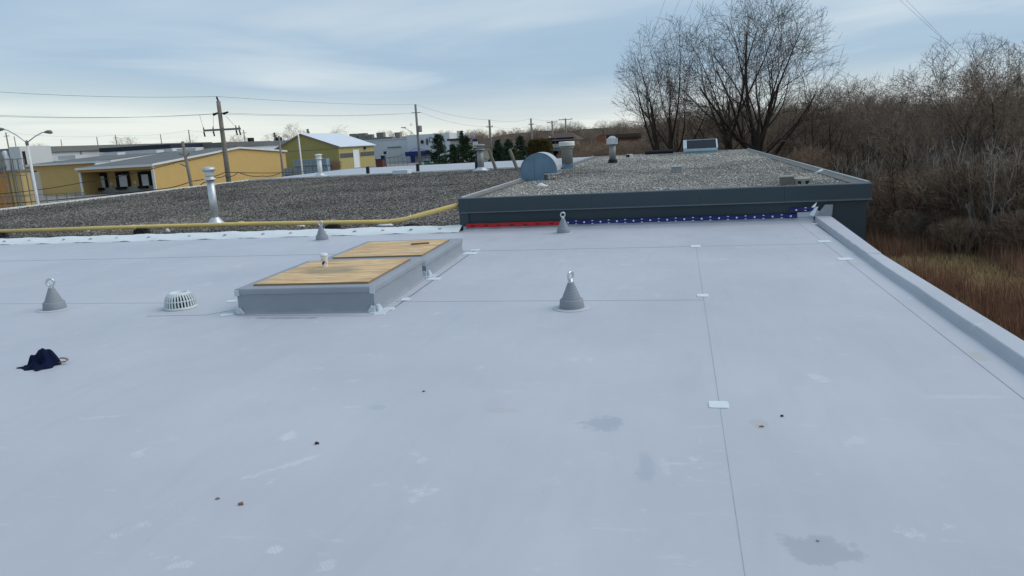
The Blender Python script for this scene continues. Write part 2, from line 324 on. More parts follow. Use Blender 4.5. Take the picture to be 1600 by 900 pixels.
# low wooded rise that closes the view behind the trees
hb = MB(); n0 = 60
rows = [(0, -.2), (40, 3.0), (90, 6.5), (160, 8.0), (400, 6)]
for j, (dy, dz) in enumerate(rows):
    for i in range(n0+1):
        x = -420 + i*(1100/n0); y = 340 + dy - max(0, x)*.35 + 14*math.sin(i*.5)
        hb.v.append((x, y, GZ + dz*(1+.22*math.sin(i*.7+1)+.12*math.sin(i*1.9))*(1 if x > -160 else max(.12, 1-(-160-x)/120))))
for j in range(len(rows)-1):
    for i in range(n0): a = j*(n0+1)+i; hb.f.append((a, a+1, a+n0+2, a+n0+1))
solo('hill', hb, mat('far_wooded_slope', (.058, .046, .040), .95, 0, .45, .06, spec=.05), (0, 340, GZ), kind='structure', smooth=True)

# ------------------------------------------------------------------ the near building
NB = thing('flat_roof_building', (-6, 4, GZ), 'near building with flat pale grey membrane roof in the foreground', 'building')
part('wall', MB().box(-18, 2.2, -6, 12.84, GZ, -.03), MT['wall'], NB)
part('roof_deck', MB().box(-18, 2.22, -6, 12.88, -.028, -.004), MT['seam'], NB)
S1, S2, S3, S0 = 10.37, 7.02, 4.27, 1.5; XS, XR = .22, 1.89
sheets = [(-18, XS, S1-(S1-S2), S1), (-18, XS, S3, S2), (-18, XS, S0, S3), (-18, XS, -6, S0), (XS, XR, -6, S1), (-18, XR, S1, 12.88), (XR, 2.10, -6, 12.88)]
for i, (a, b, c, d) in enumerate(sheets):
    part('membrane_sheet', MB().box(a+.0004, b-.0004, c+.0004, d-.0004, -.0035, .0005*(i % 3)), MT['membrane'], NB)
# welded laps between the sheets: a narrow dirty line
def lap(a, b, w, mk='seam'):
    a = Vector(a); b = Vector(b); d = (b-a).normalized(); n = Vector((-d.y, d.x))*w/2; m = MB()
    m.prism([tuple(a-n), tuple(b-n), tuple(b+n), tuple(a+n)], 'Z', -.002, .0016); part('seam_lap', m, MT[mk], NB)
lap((-18, S1), (XR, S1), .024, 'seam2'); lap((-18, S2), (-5.5, S2), .013, 'seam2'); lap((-2.9, S2), (XS, S2), .014, 'seam2')
lap((XS, -6), (XS, S1), .0030, 'seam2'); lap((XR, -6), (XR, 12.85), .0050)
lap((-5.42, 6.40), (-4.75, 6.45), .014); lap((-4.75, 6.45), (-4.46, 6.80), .016); lap((-4.4, 6.42), (-2.9, 6.40), .012); lap((-2.80, 6.6), (-2.98, 10.4), .02)
def rpatch(px, py, w, h, rz=0, m='patch'):
    c = onZ(px, py); pts = []
    for sx, sy in ((1, 1), (-1, 1), (-1, -1), (1, -1)):
        for k in range(3):
            a = math.atan2(sy, sx)-.6+.6*k; r = .018
            x = sx*(w/2-r)+r*math.cos(a); y = sy*(h/2-r)+r*math.sin(a)
            pts.append((c.x+x*math.cos(rz)-y*math.sin(rz), c.y+x*math.sin(rz)+y*math.cos(rz)))
    part('cover_patch', MB().prism(pts, 'Z', .0012, .0058), MT[m], NB)
for a in ((1087, 385, .13, .19), (1098, 462, .11, .13), (1123, 633, .115, .11), (1288, 377.5, .16, .17), (1320, 405, .17, .16, .1), (1276, 350, .14, .14), (355, 492, .13, .1, .5), (378, 488, .1, .08, .3),
          (608, 483, .11, .1, .2), (594, 490.5, .11, .09, .2), (634, 468, .09, .13, .2), (678, 436, .16, .14), (735, 396, .2, .22), (742, 391, .14, .14), (362, 471, .1, .1, .4)): rpatch(*a)
# low edge upstand (parapet) on the right, two lengths of membrane-wrapped kerb with a lap between them
def upstand(y0, y1, xi0, xi1, xo0, xo1, h):
    m = MB(); prof = []
    n = 40
    for i in range(n+1):
        t = i/n; y = y0+(y1-y0)*t; xi = xi0+(xi1-xi0)*t; xo = xo0+(xo1-xo0)*t
        w = .004*math.sin(i*1.3)+.003*math.sin(i*2.9)
        p = [(xi-.016, .002), (xi-.004+w, .008), (xi+.003+w, h*.55), (xi+.006+w, h-.007), (xi+.013+w, h), (xi+.05, h+.001+w*.15), (xo-.006, h), (xo, h-.006), (xo+.004, -.30), (xi, -.30)]
        m.v += [(a, y, b) for a, b in p]
        if i:
            k = len(p); s = (i-1)*k
            for j in range(k): q = (j+1) % k; m.f.append((s+j, s+q, s+k+q, s+k+j))
    k = 10; m.f.append(tuple(range(k))); m.f.append(tuple(range(n*k, n*k+k)))
    o = part('edge_upstand', m, MT['membrane'], NB, smooth=True); o.data.set_sharp_from_angle(angle=R(38)); return o
upstand(-6, 9.08, 2.085, 2.10, 2.265, 2.265, .075); upstand(9.06, 12.86, 2.105, 2.17, 2.270, 2.42, .079)
part('end_flap', MB().prism([(2.20, .085), (2.44, .08), (2.45, .26), (2.33, .265), (2.22, .12)], 'Y', 12.845, 12.853), MT['flash'], NB)
part('wall_upturn', MB().prism([(12.62, .001), (12.80, .006), (12.85, .03), (12.862, .075), (12.87, .075), (12.87, .001)], 'X', -3.86, 2.16), MT['membrane'], NB)
# white strip wrapped over the joint to the gravel roof, with its fastener plates
m = MB(); n = 150; prof = [(12.60, .004), (12.64, .030), (12.70, .050), (12.80, .085), (12.92, .10), (13.02, .085), (13.06, -.05)]
for i in range(n+1):
    x = -18 + i*(14.12/n); w = [random.uniform(-.006, .006) for _ in prof]
    for k, (y, z) in enumerate(prof): m.v.append((x, y + .014*math.sin(i*.33+k*.3) + w[k], z + .008*math.sin(i*.61+k) + w[k]*.8))
    if i:
        s = (i-1)*len(prof)
        for k in range(len(prof)-1): m.f.append((s+k, s+k+1, s+len(prof)+k+1, s+len(prof)+k))
ES = part('edge_strip', m, MT['white'], NB, smooth=True)
for px in (7, 47, 100, 142, 183, 233, 297, 352, 412, 455, 508, 555, 599, 643, 688):
    p = onY(px, 376-px*.019, 12.74); mm = MB().lathe([(.034, 0), (.034, .006), (.012, .010), (.012, .016)], (p.x, 12.735, .068), 12)
    part('fastener_plate', mm, MT['galv'], ES)
# release film left along the wall foot
m = MB(); n = 28
for i in range(n+1):
    x = -3.80+i*(1.76/n); j = random.uniform(-.004, .004)
    m.v += [(x, 12.825+j, .055+j), (x, 12.84, .125+j*2), (x, 12.852, .125), (x, 12.845, .052)]
    if i: s = (i-1)*4; m.f += [(s+k, s+(k+1) % 4, s+4+(k+1) % 4, s+4+k) for k in range(4)]
o = solo('release_film', m, MT['red'], (-2.9, 12.84, .05), 'red release film strip along the foot of the charcoal wall', 'film strip')
for i in range(7): part('print_mark', MB().box(-3.7+i*.24, -3.63+i*.24, 12.818, 12.822, .082, .097), MT['cupdark'], o)
def bluefilm(x0, x1, z0, z1, y, label, dz=0):
    m = MB(); n = 30
    for i in range(n+1):
        x = x0+(x1-x0)*i/n; j = random.uniform(-.004, .004); z = dz*i/n
        m.v += [(x, y-.012+j, z0+z+j), (x, y+j*.3, z1+z+j*2), (x, y+.01, z1+z), (x, y+.005, z0+z)]
        if i: s = (i-1)*4; m.f += [(s+k, s+(k+1) % 4, s+4+(k+1) % 4, s+4+k) for k in range(4)]
    o = solo('release_film', m, MT['blue'], ((x0+x1)/2, y, z0), label, 'film strip')
    k = 0; x = x0+.1
    while x < x1-.03:
        z = z0+dz*(x-x0)/(x1-x0)
        if k % 2 == 0:
            pts = [(x+.016*math.cos(a*math.pi/4), (z0+z1)/2+z-z0+.016*math.sin(a*math.pi/4)) for a in range(8)]
            part('print_dot', MB().prism(pts, 'Y', y-.020, y-.017), MT['film'], o)
        else:
            for zz in (z+.002, z+(z1-z0)-.014): part('print_tick', MB().prism([(x-.02, zz), (x+.02, zz), (x+.008, zz+.013), (x-.008, zz+.013)], 'Y', y-.020, y-.017), MT['film'], o)
        x += .143; k += 1
    return o
bluefilm(-2.02, 1.90, .062, .128, 12.84, 'long blue release film with white dots along the charcoal wall')
bluefilm(1.78, 2.14, .155, .215, 12.83, 'short blue film scrap stuck above the end of the long strip', .03)
m = MB(); m.quad((2.08, 12.82, .10), (2.15, 12.78, .09), (2.22, 12.80, .24), (2.17, 12.83, .23)); m.quad((2.10, 12.83, .22), (2.17, 12.82, .23), (2.20, 12.82, .31), (2.18, 12.83, .30))
part('foil_scrap', m, MT['foil'], NB)
part('wall_scrap', MB().prism([(1.9, .07), (2.30, .07), (2.27, .15), (2.16, .20), (2.1, .155), (1.9, .15)], 'Y', 12.846, 12.853), MT['membrane'], NB)

# ------------------------------------------------------------------ charcoal building with raised gravel roof
RX0, RX1, RY0, RY1 = -3.9, 3.0, 12.9, 35.0
CB = thing('charcoal_building', (0, 24, GZ), 'charcoal clad building with raised pale gravel roof beyond the membrane', 'building')
part('wall', MB().box(RX0+.03, RX1-.03, RY0, RY1-.05, GZ, .46), MT['clad'], CB)
xs = [RX0-.03, RX0+.19, -1.5, .35, 1.7, RX1+.03]
for a, b in zip(xs, xs[1:]):
    m = MB().prism([(RY0-.035, .335), (RY0-.05, .325), (RY0-.032, .350), (RY0-.032, .575), (RY0-.02, .585), (RY0+.11, .588), (RY0+.11, .56), (RY0+.002, .56), (RY0+.002, .335)], 'X', a+.0015, b-.0015)
    part('fascia_panel', m, MT['fascia'], CB)
part('drip_edge', MB().box(RX0-.04, RX1+.035, RY0-.056, RY0-.036, .318, .333), MT['drip'], CB)
for px in (735,):
    p = onY(px, 345, RY0); part('corner_trim', MB().box(RX0-.01, RX0+.14, RY0-.022, RY0-.002, -.0, .318), MT['fascia'], CB)
part('side_fascia', MB().box(RX1-.028, RX1+.03, RY0+.002, RY1, .335, .58), MT['fascia'], CB)
part('side_fascia', MB().box(RX0-.03, RX0+.028, RY0+.002, RY1, .0, .55), MT['fascia'], CB)
for a, b, l0, l1 in ((RX1-.13, RX1-.012, RX1-.01, RX1+.036), (RX0+.012, RX0+.11, RX0-.036, RX0+.010)):
    lo_, hi_ = (.545, .585) if a > 0 else (.585, .56)
    part('coping', MB().prism([(a, .50), (a, lo_), (b, hi_), (b, .50)], 'Y', RY0+.12, RY1-.13), MT['copdark'], CB)
    part('coping_lip', MB().prism([(l0, .50), (l0, .600), (l0+.006, .606), (l1-.006, .606), (l1, .600), (l1, .50)], 'Y', RY0+.12, RY1), MT['coping'], CB)
part('coping', MB().box(RX0, RX1, RY1-.12, RY1+.02, .47, .575), MT['coping'], CB)
part('gravel_bed', MB().box(RX0+.12, RX1-.14, RY0+.08, RY1-.1, .44, .515), MT['grav_r'], CB)
def stones(name, n, x0, x1, y0, y1, z, rmin, rmax, m, parent, power=1.0):
    rng = np.random.default_rng(len(name)+n)
    t = rng.random(n)**power; x = rng.uniform(x0, x1, n); y = y0+(y1-y0)*t; r = rng.uniform(rmin, rmax, n)*(1+.5*t)
    base = np.array([(1, 0, 0), (0, 1, 0), (-1, 0, 0), (0, -1, 0), (0, 0, .75), (0, 0, -.75)], float)
    jit = base[None]*rng.uniform(.6, 1.25, (n, 6, 1)) + rng.normal(0, .16, (n, 6, 3))
    a = rng.uniform(0, 6.28, n); ca, sa = np.cos(a)[:, None], np.sin(a)[:, None]
    X = jit[:, :, 0]*ca-jit[:, :, 1]*sa; Y = jit[:, :, 0]*sa+jit[:, :, 1]*ca; Zz = jit[:, :, 2]
    off = np.array(ORG[parent]); z0 = z + rng.uniform(-.3, .8, n)*r
    V = np.stack([x[:, None]+X*r[:, None], y[:, None]+Y*r[:, None], z0[:, None]+Zz*r[:, None]], 2).reshape(-1, 3)-off
    fc = np.array([(0, 1, 4), (1, 2, 4), (2, 3, 4), (3, 0, 4), (1, 0, 5), (2, 1, 5), (3, 2, 5), (0, 3, 5)])
    Fc = (fc[None]+6*np.arange(n)[:, None, None]).reshape(-1, 3)
    me = bpy.data.meshes.new(name); me.vertices.add(len(V)); me.vertices.foreach_set('co', V.ravel())
    me.loops.add(Fc.size); me.loops.foreach_set('vertex_index', Fc.ravel().astype(np.int32))
    me.polygons.add(len(Fc)); me.polygons.foreach_set('loop_start', np.arange(0, Fc.size, 3, dtype=np.int32)); me.update(); me.validate()
    me.materials.append(m); o = bpy.data.objects.new(name, me); COL.objects.link(o); o.parent = parent; o['kind'] = 'stuff'; return o
def stone_tone(m, lo, mid, hi):
    nt = m.node_tree; b = nt.nodes['Principled BSDF']; g = nd(nt, 'ShaderNodeNewGeometry')
    c = ramp(nt, g.outputs['Random Per Island'], [(0, lo), (.55, mid), (.9, hi), (1, tuple(min(1, x*1.7) for x in hi))])
    n_ = noise(nt, mapping(nt, g.outputs['Position'], (.8, .5, 1)), .42, 5, .62); c = mixc(nt, 1.0, c, ramp(nt, n_, [(.32, (.55, .54, .54)), (.5, (.95, .94, .92)), (.68, (1.32, 1.28, 1.2))]), 'MULTIPLY')
    nt.links.new(c, b.inputs['Base Color'])
stone_tone(MT['stone_l'], (.075, .068, .060), (.15, .138, .124), (.25, .234, .214)); stone_tone(MT['stone_r'], (.21, .2, .183), (.34, .326, .30), (.46, .44, .405))
stones('gravel', 60000, RX0+.14, RX1-.15, RY0+.1, RY1-.1, .515, .011, .024, MT['stone_r'], CB, 1.25)

# ------------------------------------------------------------------ lower building with dark gravel roof, and its white far roof
LX0, LY1, LY2 = -25.6, 40.3, 55.0
LB = thing('gravel_roof_building', (-14, 30, GZ), 'long low building with dark gravel roof left of the charcoal building', 'building')
part('wall', MB().box(LX0, RX0-.05, 13.07, LY2, GZ, -.12), MT['wall'], LB)
part('gravel_bed', MB().box(LX0+.15, RX0-.032, 13.04, LY1, -.12, -.012), MT['grav_l'], LB)
stones('gravel', 90000, LX0+.2, RX0-.05, 13.06, LY1-.1, -.012, .011, .026, MT['stone_l'], LB, 1.5)
part('edge_trim', MB().box(LX0-.06, LX0+.15, 13.07, LY1, -.25, .045), MT['trim'], LB)
part('edge_trim', MB().box(LX0-.06, RX0-.06, LY1, LY1+.16, -.2, .07), MT['trim'], LB)
part('white_roof', MB().box(LX0, RX0-.05, LY1+.165, LY2, -.12, -.02), mat('shaded_white_roof', (.44, .46, .485), .6, 0, .08, .5), LB)  # white roof with its shaded bluish grey put into the base colour
for px, y0, y1 in ((575, 272, 262.5), (653, 268, 257.5), (745, 266, 254)):
    a = onZ(px, y0); part('stanchion', MB().bar(a, a+Vector((.02, 0, .42+.05*random.random())), .16, .16), MT['black'], LB)
for pa, pb in (((775, 265), (764, 235)), ((808, 264), (796, 233)), ((848, 263), (851, 253))):
    a = onZ(*pa); b = onY(*pb, a.y+.1); part('brace_pole', MB().tube([a, b], .09, 8), MT['wood'], LB)
a = onZ(625, 272); part('roof_hatch', MB().box(a.x-.45, a.x+.45, a.y, a.y+.7, -.02, .22), MT['white'], LB)

# ------------------------------------------------------------------ skylight curbs
def curb(loc, w, d, h, label, plym, ply, name='skylight_curb'):
    x0, y0 = loc; t = thing(name, (x0+w, y0, 0), label, 'skylight curb', rz=R(2.9))
    # membrane-wrapped box: sides flare at the foot, rounded soft top edge, lip under the edge at the front
    m = MB(); n = 14
    ring = lambda e, z: [(x0-e, y0-e), (x0+w+e, y0-e), (x0+w+e, y0+d+e), (x0-e, y0+d+e)]
    prof = [(.035, .001), (.012, .016), (.003, .05), (.0, h*.55), (.002, h-.066), (.012, h-.060), (.014, h-.012), (.010, h-.004), (.002, h), (-.10, h+.002)]
    for e, z in prof:
        pts = ring(e, z); k = len(m.v)
        for a in range(4):
            p, q = pts[a], pts[(a+1) % 4]
            for i in range(n):
                tt = i/n; wv = .003*math.sin(i*1.7+a*2+z*30)*(1 if 0 < i else 0)
                nx, ny = ((0, -1), (1, 0), (0, 1), (-1, 0))[a]
                m.v.append((p[0]+(q[0]-p[0])*tt+nx*wv, p[1]+(q[1]-p[1])*tt+ny*wv, z))
        if k:
            L = 4*n
            for j in range(L): m.f.append((k-L+j, k-L+(j+1) % L, k+(j+1) % L, k+j))
    m.f.append(tuple(range(len(m.v)-4*n, len(m.v))))
    part('curb_flashing', m, MT['flash'], t, smooth=True).data.set_sharp_from_angle(angle=R(40))
    px0, px1, py0, py1 = ply
    part('plywood_cover', MB().box(px0, px1, py0, py1, h+.004, h+.022), plym, t)
    part('plywood_edge', MB().box(px0-.001, px1+.001, py0-.003, py0-.0005, h+.003, h+.021), MT['plyedge'], t)
    part('plywood_edge', MB().box(px1+.0005, px1+.003, py0, py1, h+.003, h+.021), MT['plyedge'], t)
    for cx, cy, sx in ((x0+w, y0, 1), (x0, y0, -1)):
        mm = MB().prism([(cx+sx*.012, .004), (cx-sx*.07, .004), (cx-sx*.05, .035), (cx-sx*.025, .07), (cx-sx*.005, .06), (cx+sx*.012, .075)], 'Y', cy-.042, cy-.014); part('corner_patch', mm, MT['corner'], t)
        mm = MB().prism([(cx+sx*.018, h-.075), (cx-sx*.035, h-.07), (cx-sx*.03, h-.008), (cx+sx*.018, h-.008)], 'Y', cy-.021, cy-.0155); part('corner_patch', mm, MT['corner'], t)
    mm = MB().prism([(y0-.01, .004), (y0+.12, .004), (y0+.08, .04), (y0+.03, .075), (y0-.01, .07)], 'X', x0+w+.016, x0+w+.040); part('corner_patch', mm, MT['corner'], t)
    mm = MB().prism([(x0+w-.04, y0-.10), (x0+w+.13, y0-.10), (x0+w+.15, y0+.10), (x0+w+.035, y0+.10), (x0+w-.04, y0-.035)], 'Z', .003, .007); part('corner_patch', mm, MT['corner'], t)
    return t
C1 = curb((-4.40, 6.575), 1.46, 1.66, .262, 'nearer skylight curb with plywood lid and a paper cup', MT['ply1'], (-4.27, -3.03, 6.69, 8.09))
C2 = curb((-4.50, 8.41), 1.46, 1.90, .205, 'farther skylight curb with plywood lid and a wood scrap', MT['ply2'], (-4.37, -3.17, 8.70, 10.08))
solo('wood_scrap', MB().bar((-3.66, 9.60, .236), (-3.42, 9.68, .236), .05, .018), mat('brown_wood', (.24, .10, .04), .8, 0, .3, 12), (-3.54, 9.64, .227), 'small brown wood scrap on the farther plywood lid', 'wood scrap')
# paper cup
c = onZ(508, 417, .284); CUP = thing('paper_cup', (c.x, c.y, .2845), 'white paper coffee cup with lid standing on nearer plywood', 'cup')
part('cup_body', MB().lathe([(.029, 0), (.030, .003), (.0415, .128), (.043, .131)], c[:2]+(.2845,), 28), MT['cup'], CUP, smooth=True)
part('lid', MB().lathe([(.0455, .128), (.0465, .133), (.0455, .140), (.042, .143), (.040, .158), (.037, .160), (.036, .154), (.0, .154)], c[:2]+(.2845,), 28), MT['white'], CUP, smooth=True)
def print_on_cup(a0, a1, fz, col, nm):
    m = MB(); n = 12
    for i in range(n+1):
        t = i/n; a = a0+(a1-a0)*t; zc, hh = fz(t)
        for z in (zc-hh, zc+hh):
            r = .030+(.0415-.030)*(z/.128)+.0006; m.v.append((c.x+r*math.cos(a), c.y+r*math.sin(a), .2845+z))
        if i: m.f.append((2*i-2, 2*i, 2*i+1, 2*i-1))
    part(nm, m, col, CUP)
print_on_cup(R(-118), R(-55), lambda t: (.036+.030*t, .004+.015*math.sin(math.pi*min(1, t*.9+.1))), MT['cupdark'], 'printed_swoosh')
print_on_cup(R(-42), R(-25), lambda t: (.046, .010*math.sin(math.pi*t)+.002), MT['cupred'], 'printed_leaf')
print_on_cup(R(-112), R(-92), lambda t: (.086, .004), MT['cupdark'], 'printed_line')

# ------------------------------------------------------------------ fall-protection anchors
def anchor_proto():
    t = thing('roof_anchor', (0, 0, 0), 'x', 'roof anchor', 'roof anchors on the membrane')
    part('flange', MB().lathe([(.185, .001), (.18, .004), (.125, .007)], n=40), MT['membrane'], t, smooth=True)
    part('base_sleeve', MB().lathe([(.118, .005), (.119, .010), (.110, .082), (.106, .088), (.088, .0895)], n=40), MT['anchor'], t, smooth=True)
    prof = [(.092, .087)]
    for i in range(6):
        z = .0895+i*.0258; r = .092-i*.0105; prof += [(r, z), (r-.0065, z+.0215), (r-.0112, z+.0255)]
    part('stepped_cone', MB().lathe(prof+[(.026, .245), (.024, .248)], n=40), MT['anchor'], t)
    part('collar', MB().lathe([(.027, .243), (.029, .246), (.029, .256), (.023, .260), (.014, .268)], n=20), MT['shiny'], t)
    part('eye_ring', MB().torus((0, 0, .306), .039, .0115, (0, 1, 0), 28, 10), MT['shiny'], t, smooth=True)
    return t
AP = anchor_proto(); CH[AP] = kids(AP)
for i, (px, py, rz, lab) in enumerate(((893.5, 481, R(62), 'grey cone roof anchor with edge-on eye ring in front of the others'), (86, 483, R(30), 'grey cone roof anchor at far left beyond the navy cloth'),
                                  (880.5, 364, R(20), 'grey cone roof anchor close to the charcoal wall'), (503.5, 375, R(10), 'grey cone roof anchor beside the white edge strip behind the curbs'))):
    p = onZ(px, py); p.z = .001
    a = AP if i == 0 else copy_tree(AP)
    a.location = p; a.rotation_euler.z = rz; a['label'] = lab
    a.scale = (1.0,)*3 if i < 2 else (.95, .95, 1.0)
# ------------------------------------------------------------------ roof drain strainer
p = onZ(283, 481); DR = thing('roof_drain', (p.x, p.y, 0), 'pale slotted dome roof drain on membrane left of the curbs', 'roof drain')
cz = (p.x, p.y, 0)
part('base_ring', MB().lathe([(.168, .004), (.168, .018), (.160, .026), (.146, .026), (.146, .004)], cz, 48), MT['drain'], DR)
part('top_ring', MB().lathe([(.112, .150), (.116, .158), (.104, .172), (.085, .176), (.080, .170), (.080, .150)], cz, 48), MT['drain'], DR, smooth=True)
part('inner_dish', MB().lathe([(.082, .158), (.05, .150), (.0, .148)], cz, 24), MT['drain'], DR)
part('middle_band', MB().lathe([(.150, .084), (.152, .088), (.150, .096), (.145, .096), (.145, .084)], cz, 48), MT['drain'], DR)
part('shade_core', MB().lathe([(.128, .005), (.10, .100), (.0, .12)], cz, 24), mat('drain_shade', (.06, .062, .062)), DR)  # dark filler cone: the shade behind the slots, put in as colour
for i in range(30):
    a = 2*math.pi*i/30; ca, sa = math.cos(a), math.sin(a); m = MB(); q = []
    for r, z in ((.158, .02), (.154, .07), (.145, .11), (.130, .14), (.110, .158)): q.append((p.x+r*ca, p.y+r*sa, z))
    for u, v in zip(q, q[1:]): m.bar(u, v, .0145, .012, (ca, sa, 0))
    part('rib', m, MT['drain'], DR)
# ------------------------------------------------------------------ crumpled navy cloth with a leather loop
p = onZ(66, 572); CL = thing('crumpled_cloth', (p.x, p.y, 0), 'crumpled navy cloth with tan loop lying on membrane at left', 'cloth', rz=YAW)
m = MB(); NR, NA = 34, 96
def cloth(rr, a):
    cx, cy = math.cos(a), math.sin(a); ga = lambda c, w: math.exp(-(((a-c+math.pi) % (2*math.pi)-math.pi)/w)**2)
    out = .92 + .36*ga(3.35, .13) + .24*ga(4.95, .15) - .12*ga(4.1, .3) + .10*math.sin(5*a) + .05*math.sin(9*a+1) - .14*ga(.2, .5)
    x = .165*cx*rr*out; y = .135*cy*rr*out
    u = x*.94-y*.34; v = x*.34+y*.94                                    # folded over itself: a rounded hump behind, a flap in front
    hump = .128*math.sqrt(max(0, 1-((u+.005)/.125)**2))*max(0, 1-((v-.045)/.085)**2)**.6
    flap = .040*math.sqrt(max(0, 1-((u-.03)/.12)**2))*math.exp(-((v+.05)/.05)**2)
    fold = .017*math.sin(38*u+55*v)*math.exp(-((v+.02)/.07)**2)+.011*math.sin(60*u-20*v+1)+.006*math.sin(95*v+40*u)
    h = (max(hump, flap)+fold*(1-rr**3))*(1-rr**8)
    return (x, y, max(.003, h+.004*(1+math.sin(4*a+1))*rr))
m.v.append(cloth(0, 0))
for i in range(1, NR+1):
    for j in range(NA): m.v.append(cloth(i/NR, 2*math.pi*j/NA))
for j in range(NA): m.f.append((0, 1+j, 1+(j+1) % NA))
for i in range(NR-1):
    for j in range(NA): a = 1+i*NA; m.f.append((a+j, a+NA+j, a+NA+(j+1) % NA, a+(j+1) % NA))
o = part('fabric', m, MT['navy'], CL, smooth=True, local=True); sm = o.modifiers.new('thick', 'SOLIDIFY'); sm.thickness = .004; sm.offset = 1
m = MB(); q = [(.13, .03, .05), (.165, .025, .052), (.195, .02, .045), (.205, .015, .033), (.19, .012, .024), (.16, .012, .022), (.13, .015, .02)]
for u, v in zip(q, q[1:]): m.bar(u, v, .004, .022, (0, 1, .1))
part('loop', m, MT['leather'], CL, local=True)
# scraps and pebbles lying on the membrane
for i, (px, py, s, lab) in enumerate(((662, 612, .02, 'dark speck on the membrane right of the wide middle'), (495, 694, .026, 'dark chip at the end of the pale scuff'), (340, 780, .022, 'brown pebble left of its pair near bottom left'),
        (377, 789, .026, 'curled brown leaf bit right of its pair near bottom left'), (1190, 667, .026, 'brown leaf bit on the small rusty stain'), (1222, 651, .018, 'black chip right of the rusty stain'), (1278, 846, .012, 'pale pebble in the dull stain at lower right'))):
    q = onZ(px, py); mb = MB(); n = 9; s *= .72
    pts = [(q.x+s*(1+.4*math.sin(k*2.1+i))*.6*math.cos(2*math.pi*k/n), q.y+s*(.45+.2*math.cos(k*1.7+i))*math.sin(2*math.pi*k/n)) for k in range(n)]
    mb.prism(pts, 'Z', .0012, .006+.3*s*(i % 2)); solo('debris_scrap', mb, MT['cupdark'] if i in (0, 1, 5) else MT['concrete'] if i == 6 else MT['leather'], (q.x, q.y, 0), lab, 'debris', 'scraps on the membrane')

# ------------------------------------------------------------------ gas pipe on the gravel
GP = thing('gas_pipe', (-8, 13.8, 0), 'yellow gas pipe on rubber blocks along the gravel roof', 'pipe')
pe = onX(714, 321, RX0-.09)
pts = [(-18, 14.0, .15), (-11.4, 13.95, .15), (-8.64, 13.82, .15), (-5.75, 13.42, .15), (-5.55, 13.39, .152), (-5.35, 13.35, .17), (-5.15, 13.28, .20), (pe.x, pe.y+.05, pe.z)]
part('pipe', MB().tube(pts, .043, 16), MT['pipe'], GP, smooth=True)
for px in (20, 228, 528, 655):
    a = onZ(px, 362-px*.024, .10)
    yb = np.interp(a.x, [q[0] for q in pts], [q[1] for q in pts])
    m = MB().prism([(a.x-.16, -.01), (a.x+.16, -.01), (a.x+.12, .095), (a.x+.05, .115), (a.x-.05, .115), (a.x-.12, .095)], 'Y', yb-.1, yb+.1); part('support_block', m, MT['black'], GP)
    zc = float(np.interp(a.x, [q[0] for q in pts], [q[2] for q in pts]))
    part('clamp', MB().torus((a.x, yb, zc), .046, .007, (1, .05, 0), 16, 6).tube([(a.x, yb, zc+.045), (a.x, yb, zc+.085)], .008, 6), MT['galv'], GP)
for px in (208, 378): a = onY(px, 353, 13.92); part('coupling', MB().tube([(a.x-.06, 13.94, .15), (a.x+.06, 13.935, .15)], .049, 16), MT['pipe'], GP)
for px, py, w in ((602, 352.5, .34), (470, 354, .2), (262, 362, .12), (138, 362, .10)):
    a = onZ(px, py); mb = MB(); n = 10
    mb.lathe([(w*.5, -.01), (w*.42, .03), (w*.2, .055), (.01, .06)], (0, 0, 0), n); mb.v = [(a.x+x*(1+.2*math.sin(i*1.9)), a.y+y*.55, z*(1+.3*math.sin(i))) for i, (x, y, z) in enumerate(mb.v)]
    solo('membrane_scrap', mb, MT['white'], (a.x, a.y, 0), {602: 'largest white membrane scrap on gravel beyond the curbs', 470: 'thin white membrane scrap on gravel left of largest one', 262: 'small white scrap on gravel near the tall vent pipe', 138: 'small white scrap on gravel at far left by the pipe'}[px], 'scrap', 'white scraps on the gravel', smooth=True)

# ------------------------------------------------------------------ vents on the roofs
def bvent(name, base, top, r, label, cone=True, capr=1.45, m='galv'):
    t = thing(name, base, label, 'vent pipe'); h = top-base[2]; c = tuple(base)
    if cone: part('flashing', MB().box(c[0]-r*2.2, c[0]+r*2.2, c[1]-r*2.2, c[1]+r*2.2, c[2]-.02, c[2]+.05), MT['white'], t); part('storm_collar', MB().lathe([(r*2.3, .05), (r*2.2, .07), (r*1.1, .19), (r*1.02, .20)], c, 24), MT['galv'], t, smooth=True)
    part('pipe', MB().lathe([(r, .03), (r, h*.80)], c, 24), MT[m], t, smooth=True)
    part('seam_rib', MB().box(c[0]-r*1.06, c[0]-r*.98, c[1]-.008, c[1]+.008, c[2]+.2, c[2]+h*.78), MT[m], t)
    part('collar_ring', MB().lathe([(r*1.62, h*.775), (r*1.68, h*.785), (r*1.15, h*.82), (r*1.02, h*.83)], c, 24), MT[m], t)
    part('cap_body', MB().lathe([(r*1.05, h*.83), (r*1.18, h*.85), (r*1.18, h*.92), (r*1.0, h*.93)], c, 24), MT[m], t)
    part('cap_lid', MB().lathe([(r*capr*.9, h*.925), (r*capr, h*.935), (r*capr, h*.965), (r*capr*.85, h*.985), (r*.3, h)], c, 24), MT[m], t, smooth=True); return t
a = onZ(338, 352); bvent('vent_pipe', (a.x, a.y, -.01), 1.36, .085, 'tall galvanised vent pipe with round cap on dark gravel at left', True, 1.75)
a = onZ(501, 275); bvent('vent_pipe', (a.x, a.y, 0), 1.35, .14, 'slim white vent pipe at the far gravel edge before mustard building', True, 1.6, 'trim')
a = onZ(752, 267); bvent('vent_pipe', (a.x, a.y, 0), 1.42, .17, 'grey vent pipe at far gravel edge left of the blue hood', True, 1.7, 'ventgrey')
